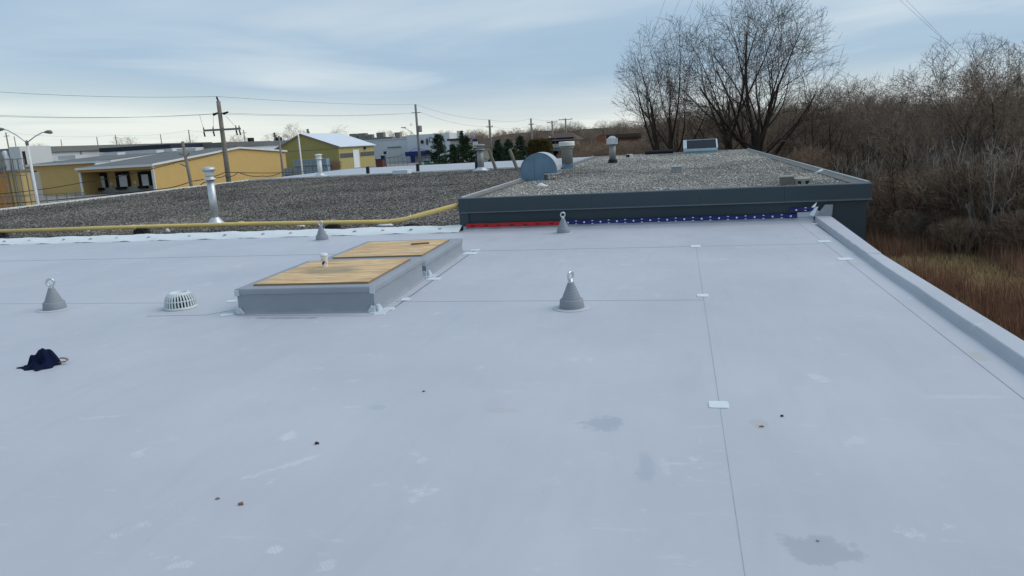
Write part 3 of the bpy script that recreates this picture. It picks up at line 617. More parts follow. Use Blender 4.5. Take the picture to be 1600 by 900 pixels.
# round-backed blue-grey hood
a = onZ(814, 285, .5); b = onZ(848, 284, .5); HY = a.y
HD = thing('gooseneck_hood', ((a.x+b.x)/2, HY, .5), 'blue grey half round sheet metal exhaust hood on gravel', 'exhaust hood')
s = (onY(870, 262, HY).x-a.x); w = b.x-a.x; zt = onY(838, 239, HY).z; rr = s/2; zc = zt-rr
prof = [(a.x, .49), (a.x+w*1.02, .49), (a.x+w*1.02, zc-.03)]
arc = [(a.x+rr+rr*math.cos(t), zc+rr*math.sin(t)) for t in np.linspace(0, math.pi, 25)]
m = MB().prism(prof+[(a.x+s, zc-.05)]+arc, 'Y', HY, HY+.62); part('hood_shell', m, MT['hood'], HD)
m = MB()
for (x0, z0), (x1, z1) in zip(arc, arc[1:]): m.quad((x0+(x0-a.x-rr)*.012, HY-.012, z0+.006), (x1+(x1-a.x-rr)*.012, HY-.012, z1+.006), (x1+(x1-a.x-rr)*.012, HY+.63, z1+.006), (x0+(x0-a.x-rr)*.012, HY+.63, z0+.006))
part('curved_back', m, MT['galv'], HD, smooth=True)
part('seam_line', MB().box(a.x+w*.62, a.x+w*.635, HY-.004, HY-.001, .55, zt-.08), MT['drip'], HD)
part('mouth_lip', MB().box(a.x+w*1.03, a.x+s+.01, HY-.012, HY+.63, zc-.075, zc-.052), MT['galv'], HD)
# round vent with a flat cap, and slimmer one to its right
a = onZ(887, 265, .5); c = (a.x, a.y, .5); t = thing('roof_ventilator', c, 'stout round roof ventilator with flat pale cap behind hood', 'ventilator'); z1 = onY(887, 221, a.y).z-.5
part('base_box', MB().lathe([(.24, -.02), (.24, .18), (.22, .2)], c, 4, math.pi/4+.2), MT['hood'], t)
part('drum', MB().lathe([(.185, .18), (.185, z1*.74), (.20, z1*.78)], c, 28), MT['ventgrey'], t, smooth=True)
part('neck_band', MB().lathe([(.23, z1*.76), (.24, z1*.79), (.20, z1*.83)], c, 28), MT['ventgrey'], t)
part('cap', MB().lathe([(.25, z1*.84), (.262, z1*.86), (.262, z1*.965), (.25, z1), (.0, z1*1.01)], c, 28), MT['trim'], t)
a = onZ(957.5, 256, .5); c = (a.x, a.y, .5); t = thing('roof_ventilator', c, 'slim roof vent with square cap and black foot on gravel', 'ventilator'); z1 = onY(957.5, 213, a.y).z-.5
part('boot', MB().lathe([(.17, -.02), (.165, .14), (.13, .18)], c, 20), MT['black'], t); part('pipe', MB().lathe([(.118, .15), (.118, z1*.75)], c, 20), MT['ventgrey'], t, smooth=True)
part('cap', MB().box(c[0]-.19, c[0]+.19, c[1]-.19, c[1]+.19, .5+z1*.72, .5+z1*.93), MT['galv'], t); part('cap_top', MB().lathe([(.20, z1*.93), (.12, z1), (.0, z1*1.02)], c, 4, math.pi/4), MT['galv'], t)
a = onZ(983, 247, .5); t = thing('roof_box', (a.x, a.y, .5), 'small black and white roof box near the slim vent', 'roof box'); part('box', MB().box(a.x-.12, a.x+.13, a.y, a.y+.3, .49, .66), MT['trim'], t); part('dark_face', MB().box(a.x-.13, a.x+.02, a.y-.015, a.y-.002, .50, .65), MT['black'], t)
a = onZ(1057, 272, .5); t = thing('roof_vent', (a.x, a.y, .5), 'squat grey metal cap in the middle of the pale gravel', 'roof vent'); part('body', MB().lathe([(.20, -.02), (.175, .17), (.16, .18)], (a.x, a.y, .5), 4, math.pi/4), MT['ventgrey'], t); part('lid', MB().lathe([(.19, .18), (.18, .20), (.0, .215)], (a.x, a.y, .5), 4, math.pi/4), MT['coping'], t)
a = onZ(1222, 291, .51); yb = a.y; t = thing('concrete_block', (a.x, yb, .5), 'upright grey concrete block on gravel behind the fascia', 'concrete block')
bevel(part('block', MB().box(a.x-.03, a.x+.20, yb, yb+.16, .49, .655), mat('dark_concrete', (.17, .165, .13), .9, 0, .2, 8), t), .008); bevel(part('top_course', MB().box(a.x-.035, a.x+.205, yb-.006, yb+.166, .658, .685), MT['concrete'], t), .006)
t = thing('concrete_block', (a.x+.34, yb, .5), 'tan concrete block lying with open cores beside upright block', 'concrete block')
bevel(part('block', MB().box(a.x+.22, a.x+.50, yb+.06, yb+.32, .49, .63), MT['concrete'], t), .01); part('core', MB().box(a.x+.40, a.x+.46, yb+.055, yb+.062, .52, .585), MT['black'], t); part('core', MB().box(a.x+.27, a.x+.33, yb+.055, yb+.062, .52, .585), MT['black'], t)
for px, py, lab in ((1283, 270, 'white rag by the right coping of the raised gravel'), (845, 291, 'white plastic strip on gravel in front of the hood')):
    a = onZ(px, py, .53); mb = MB().lathe([(.16, -.02), (.12, .03), (.05, .05), (.01, .035)], (0, 0, 0), 9); mb.v = [(a.x+x*(1+.3*math.sin(i*2.3)), a.y+y*.5, .53+z*(1+.5*math.sin(i*1.3))) for i, (x, y, z) in enumerate(mb.v)]
    solo('plastic_scrap', mb, MT['white'], (a.x, a.y, .52), lab, 'scrap', smooth=True)
# tilted skylight at the far end of the raised roof
a, b = onY(1069, 232, 33.6), onY(1125, 229, 33.6); t = thing('roof_skylight', ((a.x+b.x)/2, 33.8, .5), 'pale blue framed sloping skylight at far end of raised gravel', 'skylight')
x0, x1 = a.x, b.x-.12; z0, z1, zt = .5, .82, 1.09; yb, yt = 33.5, 34.3
part('kerb', MB().box(x0, x1, yb, yt, .5, .63), MT['teal'], t); part('sill', MB().box(x0-.02, x1+.02, yb-.03, yt, .635, .74), mat('pale_sill', (.45, .55, .60), .5), t)
part('pane', MB().quad((x0+.07, yb, .74), (x1-.05, yb, .74), (x1-.05, yt-.05, zt), (x0+.07, yt-.05, zt)), MT['glass'], t)
for q0, q1 in (((x0, yb, .74), (x0, yt, zt)), ((x1, yb, .74), (x1, yt, zt)), ((x0, yt, zt), (x1, yt, zt)), ((x0+.08, yb-.01, .74), (x0+.08, yt-.02, zt)), ((x0, yt, .6), (x0, yt, zt))): part('frame_bar', MB().bar(q0, q1, .06, .06), mat('pale_frame', (.48, .58, .62), .5), t)
part('end_panel', MB().prism([(yb, .74), (yt, .74), (yt, zt)], 'X', x0+.005, x0+.02), MT['teal'], t)
solo('membrane_roll', MB().tube([onY(1008, 238.6, 33.5), onY(1052, 236.2, 33.5)], .09, 12), MT['black'], onY(1030, 237, 33.5), 'dark rolled strip lying at far end of pale gravel', 'roll')

# ================================================================== FAR BUILDINGS
# ochre warehouse with a recessed loading dock
WX, WY, WM = -88.0, 111.0, 115.5
WH = thing('warehouse', (-103, 125, GZ), 'ochre metal warehouse with three loading dock doors and grey roof', 'warehouse')
prof = [(WY, .55), (137, 2.85), (155.5, 1.6), (155.5, GZ), (WY, GZ)]
part('gable_wall', MB().prism(prof, 'X', WX-.3, WX), MT['ochre_y'], WH)
part('front_wall', MB().box(-119, -103.4, WM, WM+.3, GZ, 1.55), MT['ochre'], WH); part('dock_back_wall', MB().box(-103.38, WX-.31, WM, WM+.3, GZ, .80), MT['ochre'], WH)
part('left_wall', MB().prism([(WM+.31, GZ), (155, GZ), (155, 1.5), (137, 2.7), (WM+.31, 1.6)], 'X', -119, -118.7), MT['ochre_y'], WH)
part('roof', MB().prism([(WM-.6, 1.62), (WM-.6, 1.78), (137, 2.98), (155.8, 1.75), (155.8, 1.60), (137, 2.82)], 'X', -119.3, -103.1), MT['roofgrey'], WH)
part('roof', MB().prism([(WY-.5, .58), (WY-.5, .74), (137, 3.0), (155.8, 1.77), (155.8, 1.62), (137, 2.86)], 'X', -103.0, WX+.25), MT['roofgrey'], WH)
part('eave_trim', MB().box(-119.4, -99.5, WM-.75, WM-.61, 1.50, 1.82), MT['trim'], WH); part('eave_trim', MB().box(-103.3, WX+.4, WY-.66, WY-.52, .40, .78), MT['trim'], WH)
for (ya, za), (yb, zb) in (((WY-.6, .62), (137, 2.9)), ((137, 2.9), (155.9, 1.66))): part('verge_trim', MB().bar((WX+.34, ya, za+.02), (WX+.34, yb, zb+.02), .12, .34), MT['trim'], WH)
part('step_wall', MB().prism([(WM-.5, .9), (WM-.5, 1.62), (136.8, 2.85), (136.8, 2.6)], 'X', -103.35, -103.06), MT['greywall'], WH)
part('canopy_beam', MB().box(-103, WX-.31, WY-.35, WY-.05, -.05, .42), mat('tan_beam', (.42, .25, .10)), WH)
part('dock_side_wall', MB().box(-103, -102.8, WY, WM-.01, GZ, .5), MT['ochre_y'], WH); part('corner_trim', MB().box(-103.15, -102.75, WY-.2, WY-.01, GZ, .3), MT['trim'], WH); part('corner_trim', MB().box(WX-.4, WX+.1, WY-.15, WY-.01, GZ, .45), MT['trim'], WH)
part('dock_base', MB().box(-102.7, WX-.5, WM-.7, WM-.02, GZ, -3.05), MT['concrete'], WH)
for x0, x1, y0, y1 in ((144, 172, 271, 301), (181, 207, 269, 300), (216, 240, 268, 297)):
    a = onY(x0, y0, WM); b = onY(x1, y1, WM); d = part('dock_door', MB().box(a.x+.5, b.x-.5, WM-.10, WM-.02, -3.0, a.z-.55), MT['door'], WH)
    for k in range(1, 5): z = -3.0+(a.z+2.45)*k/5; part('panel_joint', MB().box(a.x+.51, b.x-.51, WM-.115, WM-.102, z, z+.035), MT['greywall'], d)
    part('dock_seal', MB().prism([(a.x, -3.1), (a.x, a.z), (b.x, a.z), (b.x, -3.1), (b.x-.5, -3.1), (b.x-.5, a.z-.55), (a.x+.5, a.z-.55), (a.x+.5, -3.1)], 'Y', WM-.3, WM-.12), MT['dockblack'], WH)
    part('dock_leveller', MB().box(a.x+.4, b.x-.4, WM-1.2, WM-.72, -3.45, -3.0), MT['dockblack'], WH)
for px, py in ((174, 287), (174, 293), (211, 285), (211, 292)): a = onY(px, py, WM); part('dock_sign', MB().box(a.x-.25, a.x+.25, WM-.06, WM-.01, a.z-.22, a.z+.22), MT['trim'], WH)
a = onY(58, 297, WM); part('wall_unit', MB().box(a.x-.6, a.x+.4, WM-.9, WM-.01, GZ, -2.2), MT['black'], WH)
for px in (115, 180, 240, 300): p = onY(px, 246-.056*px+2, 136); part('roof_curb', MB().box(p.x-2.2, p.x+2.2, 134, 136.3, 2.5, 3.35), MT['greywall'], WH)
# long pale building behind it, its flank running away from us
def yx(px, X): return onX(px, 240, X).y
PX = -142.0; PB = thing('long_building', (PX-12, 190, GZ), 'long pale grey flat building behind the ochre warehouse', 'building')
y0, y1 = yx(60, PX), yx(330, PX); zt = onX(70, 229, PX).z
part('wall', MB().box(PX-30, PX, y0, y1, GZ, zt-1.3), MT['greywall'], PB); part('roof_band', MB().box(PX-30.5, PX+.5, y0-.5, y1+.5, zt-1.28, zt), mat('dull_roof_band', (.20, .205, .19)), PB)
ya = yx(79, PX); part('louvre', MB().box(PX+.02, PX+.8, ya, ya+3, zt-5.6, zt-3.4), MT['black'], PB)
for px in (125, 185, 262): ya = yx(px, PX); part('joint', MB().box(PX+.01, PX+.12, ya, ya+.5, GZ, zt-1.3), MT['ventgrey'], PB)
for px in (110, 118, 232): ya = yx(px, PX); part('wall_vent', MB().box(PX+.01, PX+.5, ya, ya+4, zt-4.8, zt-4.2), MT['ventgrey'], PB)
DX = -118.0; DB = thing('dark_roof_building', (DX-8, 200, GZ), 'low building with dark blue black roof right of the long pale one', 'building')
y0, y1 = yx(268, DX), yx(402, DX); zt = onX(270, 224.8, DX).z
part('roof', MB().box(DX-20, DX, y0, y1, zt-1.0, zt), mat('blue_black_roof', (.02, .024, .04), .5), DB); part('fascia', MB().box(DX+.01, DX+.4, y0, y1, zt-1.9, zt-1.02), MT['trim'], DB); part('wall', MB().box(DX-19, DX, y0+.1, y1-.1, GZ, zt-1.02), MT['whitewall'], DB)
QX = -112.0; MBd = thing('flat_building', (QX-8, 245, GZ), 'white edged flat building between warehouse and mustard gable', 'building')
y0, y1 = yx(352, QX), yx(452, QX); zt = onX(372, 221.5, QX).z
part('wall', MB().box(QX-19, QX, y0, y1, GZ, zt-1.2), MT['whitewall'], MBd); part('roof', MB().box(QX-20, QX+.4, y0-.4, y1, zt-1.18, zt), MT['roofgrey'], MBd)
for px in (397, 441): ya = yx(px, QX-6); part('roof_unit', MB().box(QX-7, QX-6, ya-.9, ya+.9, zt, zt+1.2), MT['black'], MBd)
# mustard gable building
gx, gy = -89.4, 186.0
MG = thing('gable_building', (-99, 198, GZ), 'mustard gabled building with pale metal roof and strip windows', 'building')
gl = onY(425, 237, gy); gp = onY(470, 210, gy); gr = onY(527, 229, gy)
part('gable_wall', MB().prism([(gl.x, GZ), (gl.x, gl.z), (gp.x, gp.z-.1), (gx, gr.z-.1), (gx, GZ)], 'Y', gy, gy+.3), MT['mustard'], MG)
part('side_wall', MB().box(gx-.3, gx, gy+.31, 210, GZ, 2.0), MT['mustard_y'], MG)
part('roof', MB().prism([(gl.x-.5, gl.z-.1), (gp.x, gp.z+.25), (gx+.6, 2.15), (gx+.6, 1.95), (gp.x, gp.z), (gl.x-.5, gl.z-.35)], 'Y', gy-.4, 210.5), MT['roofwhite'], MG)
part('verge', MB().bar((gp.x, gy-.5, gp.z+.05), (gx+.6, gy-.5, 2.0), .2, .3), MT['dpole'], MG); part('verge', MB().bar((gl.x-.5, gy-.5, gl.z-.2), (gp.x, gy-.5, gp.z+.05), .2, .3), MT['dpole'], MG)
part('sheet_joint', MB().box(gl.x+.4, gx-.3, gy-.05, gy-.01, gl.z-.25, gl.z-.1), MT['dpole'], MG)
def side_rect(px0, px1, z0, z1, nm, m, parent=MG, off=.06): a = onX(px0, 240, gx).y; b = onX(px1, 240, gx).y; return part(nm, MB().box(gx+.005, gx+off, a, b, z0, z1), m, parent)
for q0, q1 in ((531, 551), (563, 584)):
    wdw = side_rect(q0, q1, -.95, .25, 'strip_window', mat('window_grey', (.10, .10, .10), .3))
    ya, yb = onX(q0, 240, gx).y, onX(q1, 240, gx).y
    for k in range(6): y = ya+(yb-ya)*k/5; part('mullion', MB().box(gx+.062, gx+.12, y-.12, y+.12, -.95, .25), MT['dpole'], wdw)
d = side_rect(552, 560, GZ, 1.05, 'door', MT['door']); side_rect(551.3, 552, GZ, 1.2, 'door_frame', MT['trim'], off=.1); side_rect(560, 560.8, GZ, 1.2, 'door_frame', MT['trim'], off=.1)
p = onX(569, 231, gx); part('wall_lamp', MB().box(gx+.01, gx+.5, p.y-.4, p.y+.4, p.z-.4, p.z+.3), MT['black'], MG)
# white building with dark emblem and blue canopy
wy = 222.0; a = onY(540, 219, wy); b = onY(702, 210, wy); zt = onY(650, 210.5, wy).z
WB = thing('white_building', (-75, wy, GZ), 'large white building with dark emblem lettering and dark blue canopy', 'building')
part('wall', MB().box(a.x, onY(635, 215, wy).x, wy+1.2, wy+30, GZ, zt-1.1), MT['whitewall'], WB); part('wall', MB().box(onY(635.3, 215, wy).x, b.x, wy, wy+30, GZ, zt), MT['whitewall'], WB)
part('parapet_cap', MB().box(a.x, onY(635, 215, wy).x, wy+1.0, wy+30, zt-1.08, zt-.75), MT['greywall'], WB); part('flat_roof', MB().box(a.x+2, b.x-20, wy+3, wy+29, zt-1.0, zt-.1), MT['roofgrey'], WB)
for px, py0, py1 in ((607.5, 231, 243.5),): p = onY(607, 231.5, wy+1.1); q = onY(629, 256, wy+1.1); part('loading_door', MB().box(p.x, q.x, wy+1.05, wy+1.18, GZ, p.z), mat('pale_door', (.58, .60, .58)), WB); part('door_head', MB().box(p.x-.3, q.x, wy+.9, wy+1.04, p.z, p.z+.35), MT['dpole'], WB)
p = onY(639, 238, wy-.5); q = onY(672, 241, wy-.5); zc = onY(655, 237.5, wy).z; part('canopy', MB().box(p.x, q.x, wy-4, wy-.02, zc-1.1, zc+.3), MT['bluetrim'], WB); r_ = onY(644, 245, wy-3.8).x; part('canopy_post', MB().box(r_-.55, r_+.55, wy-3.8, wy-3.1, GZ, zc-1.12), MT['bluetrim'], WB)
e = onY(667.5, 221.5, wy); m = MB().prism([(e.x+.4*math.cos(t), e.z+1.1*math.sin(t)) for t in np.linspace(0, 2*math.pi, 17)[:-1]], 'Y', wy-.12, wy-.02); part('emblem', m, mat('emblem_ink', (.10, .11, .13)), WB)
tcv = bpy.data.curves.new('lettering', 'FONT'); tcv.body = 'DIV'; tcv.size = 2.3; tcv.extrude = .04
to = bpy.data.objects.new('lettering_tmp', tcv); COL.objects.link(to); bpy.context.view_layer.update()
tme = bpy.data.meshes.new_from_object(to.evaluated_get(bpy.context.evaluated_depsgraph_get())); bpy.data.objects.remove(to)
e = onY(670, 222.5, wy); tme.transform(Matrix.Translation((e.x+75, -.08, e.z-GZ)) @ Matrix.Rotation(math.pi/2, 4, 'X')); tme.materials.clear(); tme.materials.append(bpy.data.materials['emblem_ink']); part('lettering', tme, None, WB)
for px, s in ((596, 1.2), (554, 1.3), (568, 1.3), (580, .8), (623, .9)): p = onY(px, 218, wy+8); part('roof_unit', MB().box(p.x-s, p.x+s, wy+7, wy+9, zt-.9, zt+.3+s), MT['dpole'], WB)
p = onY(660, 221.5, wy); part('wall_light', MB().box(p.x-.4, p.x+.4, wy-.5, wy-.01, p.z-.5, p.z+.5), MT['black'], WB)
# timber shed, grey silo block at far left
sy = 78.0; a = onY(-30, 268, sy); b = onY(29, 268, sy)
t = thing('timber_shed', ((a.x+b.x)/2, sy, GZ), 'orange timber clad shed at the far left edge', 'shed'); zt = onY(10, 269, sy).z
part('front_wall', MB().box(a.x, b.x-1.5, sy, sy+.2, GZ, zt), MT['shed'], t); part('corner_panel', MB().box(b.x-1.49, b.x, sy, sy+.2, GZ, zt), MT['shedside'], t); part('side_wall', MB().box(b.x-.2, b.x, sy+.21, sy+1.6, GZ, zt), MT['shedside'], t); part('roof', MB().box(a.x-.2, b.x+.2, sy-.3, sy+1.8, zt+.01, zt+.22), MT['dpole'], t)
for px in (14, 21): p = onY(px, 280, sy); part('door_joint', MB().box(p.x-.05, p.x+.05, sy-.04, sy-.01, GZ, zt-.2), MT['drip'], t)
sy = 130.0; a = onY(-40, 232, sy); b = onY(30, 230, sy); t = thing('grey_silo_block', ((a.x+b.x)/2, sy, GZ), 'weathered grey industrial block with ducts behind the shed', 'building'); zt = onY(20, 229.5, sy).z
part('tower', MB().box(onY(13, 230, sy).x, b.x, sy, sy+8, GZ, zt), MT['greywall'], t); part('low_block', MB().box(a.x, onY(12.5, 230, sy).x, sy+1, sy+8, GZ, zt-.8), MT['concrete'], t); part('duct', MB().tube([(onY(5, 236, sy).x, sy+.2, zt-1), (onY(12, 238, sy).x, sy-.4, zt-2.2), (onY(11, 250, sy).x, sy-.4, GZ)], .5, 10), MT['galv'], t); part('dark_opening', MB().box(onY(31, 240, sy).x, onY(33.5, 240, sy).x, sy+.5, sy+1.0, zt-4.5, zt-1), MT['black'], t)
part('side_pipe', MB().tube([(onY(1, 258, sy).x, sy-.6, zt-5), (onY(14, 256, sy).x, sy-.6, zt-3.8)], .6, 8), MT['dpole'], t)
sy = 84; p = onY(42, 295, sy); t = thing('chiller_unit', (p.x, sy, GZ), 'grey equipment cabinet in yard behind the lamp post', 'equipment'); part('cabinet', MB().box(p.x-1.2, p.x+.5, sy, sy+2, GZ, onY(40, 270, sy).z), MT['ventgrey'], t); part('top_fan', MB().box(p.x-1.0, p.x+.3, sy+.1, sy+1.8, onY(40, 270, sy).z, onY(40, 268, sy).z), MT['black'], t)
# house and other buildings beyond the pines
hy = 150.0; a = onY(857, 228, hy); b = onY(897, 226, hy); zt = onY(875, 219.5, hy).z
H = thing('house', ((a.x+b.x)/2, hy, GZ), 'cream two storey house with brown roof beyond the bronze hedge', 'house')
part('upper_wall', MB().box(a.x, b.x, hy, hy+9, -.6, zt), MT['cream'], H); part('lower_wall', MB().box(a.x+.2, b.x-.2, hy+.3, hy+9, GZ, -.62), mat('blue_grey_brick', (.20, .23, .28)), H)
cx, dx = (a.x+b.x)/2, (b.x-a.x)/2+.9
rm = MB(); rm.v = [(cx-dx, hy-.9, zt), (cx+dx, hy-.9, zt), (cx+dx, hy+9.9, zt), (cx-dx, hy+9.9, zt), (cx-dx*.45, hy+4.5, zt+1.5), (cx+dx*.45, hy+4.5, zt+1.5)]; rm.f = [(0, 1, 5, 4), (1, 2, 5), (2, 3, 4, 5), (3, 0, 4), (3, 2, 1, 0)]; part('roof', rm, MT['brownroof'], H)
for k, (px, z0, z1, w) in enumerate(((861, .1, 1.3, .9), (877, .1, 1.3, 1.1), (891, .1, 1.3, .8), (866, -3, -1.3, .7), (872, -3.6, -1.4, 1.0), (885, -3, -1.2, 1.4))):
    p = onY(px, 230, hy); w_ = part('window', MB().box(p.x-w, p.x+w, hy-.06+(.3 if z0 < 0 else 0), hy-.01+(.3 if z0 < 0 else 0), z0, z1), MT['glass'], H); part('window_frame', MB().box(p.x-w-.12, p.x+w+.12, hy-.12+(.3 if z0 < 0 else 0), hy-.065+(.3 if z0 < 0 else 0), z0-.14, z0-.01), MT['trim'], w_)
hy = 175.0; a = onY(738, 222, hy); b = onY(800, 218, hy); zt = onY(770, 219, hy).z; H2 = thing('bungalow', ((a.x+b.x)/2, hy, GZ), 'long brown roofed bungalow behind the dark pines', 'house'); part('wall', MB().box(a.x, b.x, hy, hy+8, GZ, zt-1.6), MT['cream'], H2)
rm = MB(); rm.v = [(a.x-1, hy-1, zt-1.6), (b.x+1, hy-1, zt-1.6), (b.x+1, hy+9, zt-1.6), (a.x-1, hy+9, zt-1.6), (a.x+3, hy+4, zt+.6), (b.x-3, hy+4, zt+.6)]; rm.f = [(0, 1, 5, 4), (1, 2, 5), (2, 3, 4, 5), (3, 0, 4), (3, 2, 1, 0)]; part('roof', rm, MT['brownroof'], H2)
for px in (775, 786): p = onY(px, 236, hy); part('window', MB().box(p.x-1.2, p.x+1.2, hy-.06, hy-.01, -2.6, -1.0), MT['glass'], H2)
hy = 190.0; a = onY(703, 222, hy); b = onY(722, 222, hy); zt = onY(712, 220, hy).z; t = thing('flat_house', ((a.x+b.x)/2, hy, GZ), 'flat roofed grey house with two white chimneys between pines', 'house'); part('wall', MB().box(a.x, b.x, hy, hy+8, GZ, zt), MT['greywall'], t); part('roof', MB().box(a.x-.6, b.x+.6, hy-.6, hy+8.6, zt+.01, zt+.6), MT['brownroof'], t)
for px in (713, 718): p = onY(px, 217, hy); part('chimney', MB().box(p.x-.35, p.x+.35, hy+2, hy+2.8, zt+.6, zt+2.6), MT['trim'], t)
hy = 120.0; a = onY(945, 222, hy); b = onY(1046, 214, hy); zt = onY(1000, 207.5, hy).z; t = thing('brick_building', ((a.x+b.x)/2, hy, GZ), 'low brown brick building seen through the left bare tree', 'building'); part('wall', MB().box(a.x, b.x, hy, hy+12, GZ, zt-.6), MT['brick'], t); part('roof_slab', MB().box(a.x-.8, b.x+.8, hy-.8, hy+12, zt-.58, zt), MT['brownroof'], t); p = onY(941, 217, hy); part('brick_stack', MB().box(p.x-.7, p.x+.7, hy-1.9, hy-.9, GZ, p.z+.5), mat('orange_brick', (.26, .10, .06)), t)
for k in range(6): x = a.x+1.5+k*1.7; part('window', MB().box(x, x+1.0, hy-.06, hy-.01, zt-2.4, zt-1.3), MT['glass'], t)

# ================================================================== POLES, LAMPS, WIRES
def pole(name, top, Y, r, label, m='wood', cat='utility pole', tilt=None):
    p = onY(*top, Y); base = Vector((p.x, Y, GZ)) if tilt is None else Vector((onY(*tilt, Y).x, Y, GZ))
    if tilt is not None:
        q = onY(*tilt, Y); k = (GZ-p.z)/(q.z-p.z); base = p+(q-p)*k
    t = thing(name, base, label, cat); part('shaft', MB().tube([base, p], [r*1.25, r*.85], 10), MT[m], t, smooth=True); t['_top'] = 0; del t['_top']
    return t, p, base
def insul(mb, p): mb.lathe([(.03, 0), (.07, .03), (.04, .06), (.07, .09), (.03, .13), (.03, .22)], p, 8); return mb
WP = {}
t, p, b0 = pole('utility_pole', (341, 158), 55, .19, 'nearest leaning wooden utility pole with crossarm before ochre warehouse', tilt=(357, 280)); WP['A'] = p
ca, cb_ = onY(318.5, 204, 55), onY(375.5, 201, 54.6); part('crossarm', MB().bar(ca, cb_, .14, .16), MT['dpole'], t)
for px in (318.5, 333.5, 369, 374):
    k = (px-318.5)/57; q = ca+(cb_-ca)*k; part('insulator', insul(MB(), (q.x, q.y, q.z+.07)), MT['dpole'], t); part('cutout', MB().bar((q.x+.05, q.y-.1, q.z-.1), (q.x+.12, q.y-.12, q.z-.5), .08, .09), MT['black'], t)
q0, q1 = onY(337, 178, 55), onY(353, 176.5, 55); part('bracket', MB().bar(q0, q1, .1, .1), MT['dpole'], t)
for q in (q0, q1): part('insulator', MB().tube([q+Vector((-.22, 0, -.05)), q+Vector((.2, 0, .06))], [.11, .07], 8), MT['black'], t)
part('top_pin', MB().bar(p, p+Vector((-.1, 0, .35)), .1, .1), MT['black'], t)
WP['A1'], WP['A2'], WP['At'] = q0, q1, p+Vector((-.1, 0, .38))
t, p, b0 = pole('utility_pole', (649, 163), 110, .19, 'tall utility pole with street light arm before white building', 'dpole'); WP['B'] = p
q0, q1 = p+Vector((-.75, 0, -1.25)), p+Vector((.75, 0, -1.25)); part('bracket', MB().bar(q0, q1, .1, .1), MT['dpole'], t); WP['B1'], WP['B2'] = q0, q1
part('transformer', MB().lathe([(.28, 0), (.3, .05), (.3, .9), (.2, 1.0)], (p.x+.45, 110, p.z-4.2), 12), MT['ventgrey'], t)
la = onY(632, 199.5, 109); part('lamp_arm', MB().tube([(p.x, 110, p.z-5.0), (p.x-1.2, 109.6, p.z-3.9), la], .05, 6), MT['galv'], t); part('lamp_head', MB().tube([la+Vector((.2, 0, 0)), la+Vector((-.55, 0, .05))], [.12, .07], 8), MT['galv'], t)
part('meter_loop', MB().torus((p.x-.95, 110, p.z-3.0), .16, .025, (0, 1, 0), 12, 6), MT['dpole'], t)
for px, py, Y, key, lab, arm in ((764.5, 187, 125, 'C', 'brown wooden utility pole rising behind the pines', .55), (829.5, 185, 150, 'D', 'plain utility pole left of the twin transformer pole', .5), (862.5, 189, 165, 'E', 'utility pole with twin grey transformers above the house', 1.2), (883.5, 185, 170, 'G', 'T shaped utility pole right above the house roof', 1.6)):
    t, p, b0 = pole('utility_pole', (px, py), Y, .20, lab, 'wood' if key == 'C' else 'dpole'); WP[key] = p
    dz = -1.2 if key in 'CD' else -.25; part('crossarm', MB().bar(p+Vector((-arm, 0, dz)), p+Vector((arm, 0, dz)), .12, .14), MT['dpole'], t)
    if key == 'E':
        for s in (-1, 1): part('transformer', MB().lathe([(.3, 0), (.33, .05), (.33, 1.1), (.2, 1.25)], (p.x+s*.55, Y-.2, p.z-4.6), 12), MT['galv'], t)
    for s in (-1, 1): part('insulator', insul(MB(), (p.x+s*arm*.9, Y, p.z+dz+.07)), MT['dpole'], t)
t, p, b0 = pole('timber_pole', (285, 221), 45, .11, 'short crooked timber pole with side brackets before ochre gable', 'wood', tilt=(298.5, 288)); WP['J'] = p
for za, zb, s in ((.9, .45, -1), (.9, .5, 1), (1.6, 1.2, -1)): part('bracket', MB().bar(p+Vector((s*.42, 0, -za+.1)), p+Vector((.12, 0, -zb-.55)), .06, .06), MT['wood'], t)
t, p, b0 = pole('timber_pole', (435.5, 212), 80, .13, 'thin dark pole beside the left corner of mustard gable', 'dpole')
t, p, b0 = pole('flag_pole', (466, 210), 75, .09, 'slim white pole in front of mustard gable wall', 'trim', 'pole')
# distant poles along the left skyline
for i, (px, py, Y, lab) in enumerate(((9, 207, 160, 'leaning far pole beside lamp head at left edge'), (22, 213, 240, 'thin far mast just left of the lamp post'), (95, 218, 260, 'far pole right of the double lamp'), (151, 214, 230, 'far pole left of the round bare tree on skyline'), (180, 211, 215, 'far pole in front of round bare tree'), (250.5, 210, 235, 'far pole midway along pale building roof'), (294.5, 203, 200, 'far pole left of the nearest crossarm pole'), (380.5, 203, 210, 'far pole with small crossarm right of the crossarm pole'))):
    t, p, b0 = pole('distant_pole', (px, py), Y, .17, lab, 'dpole'); 
    if i in (0, 4, 7): part('crossarm', MB().bar(p+Vector((-.9, 0, -.9)), p+Vector((.9, 0, -.9)), .14, .14), MT['dpole'], t)
    WP['s%d' % i] = p
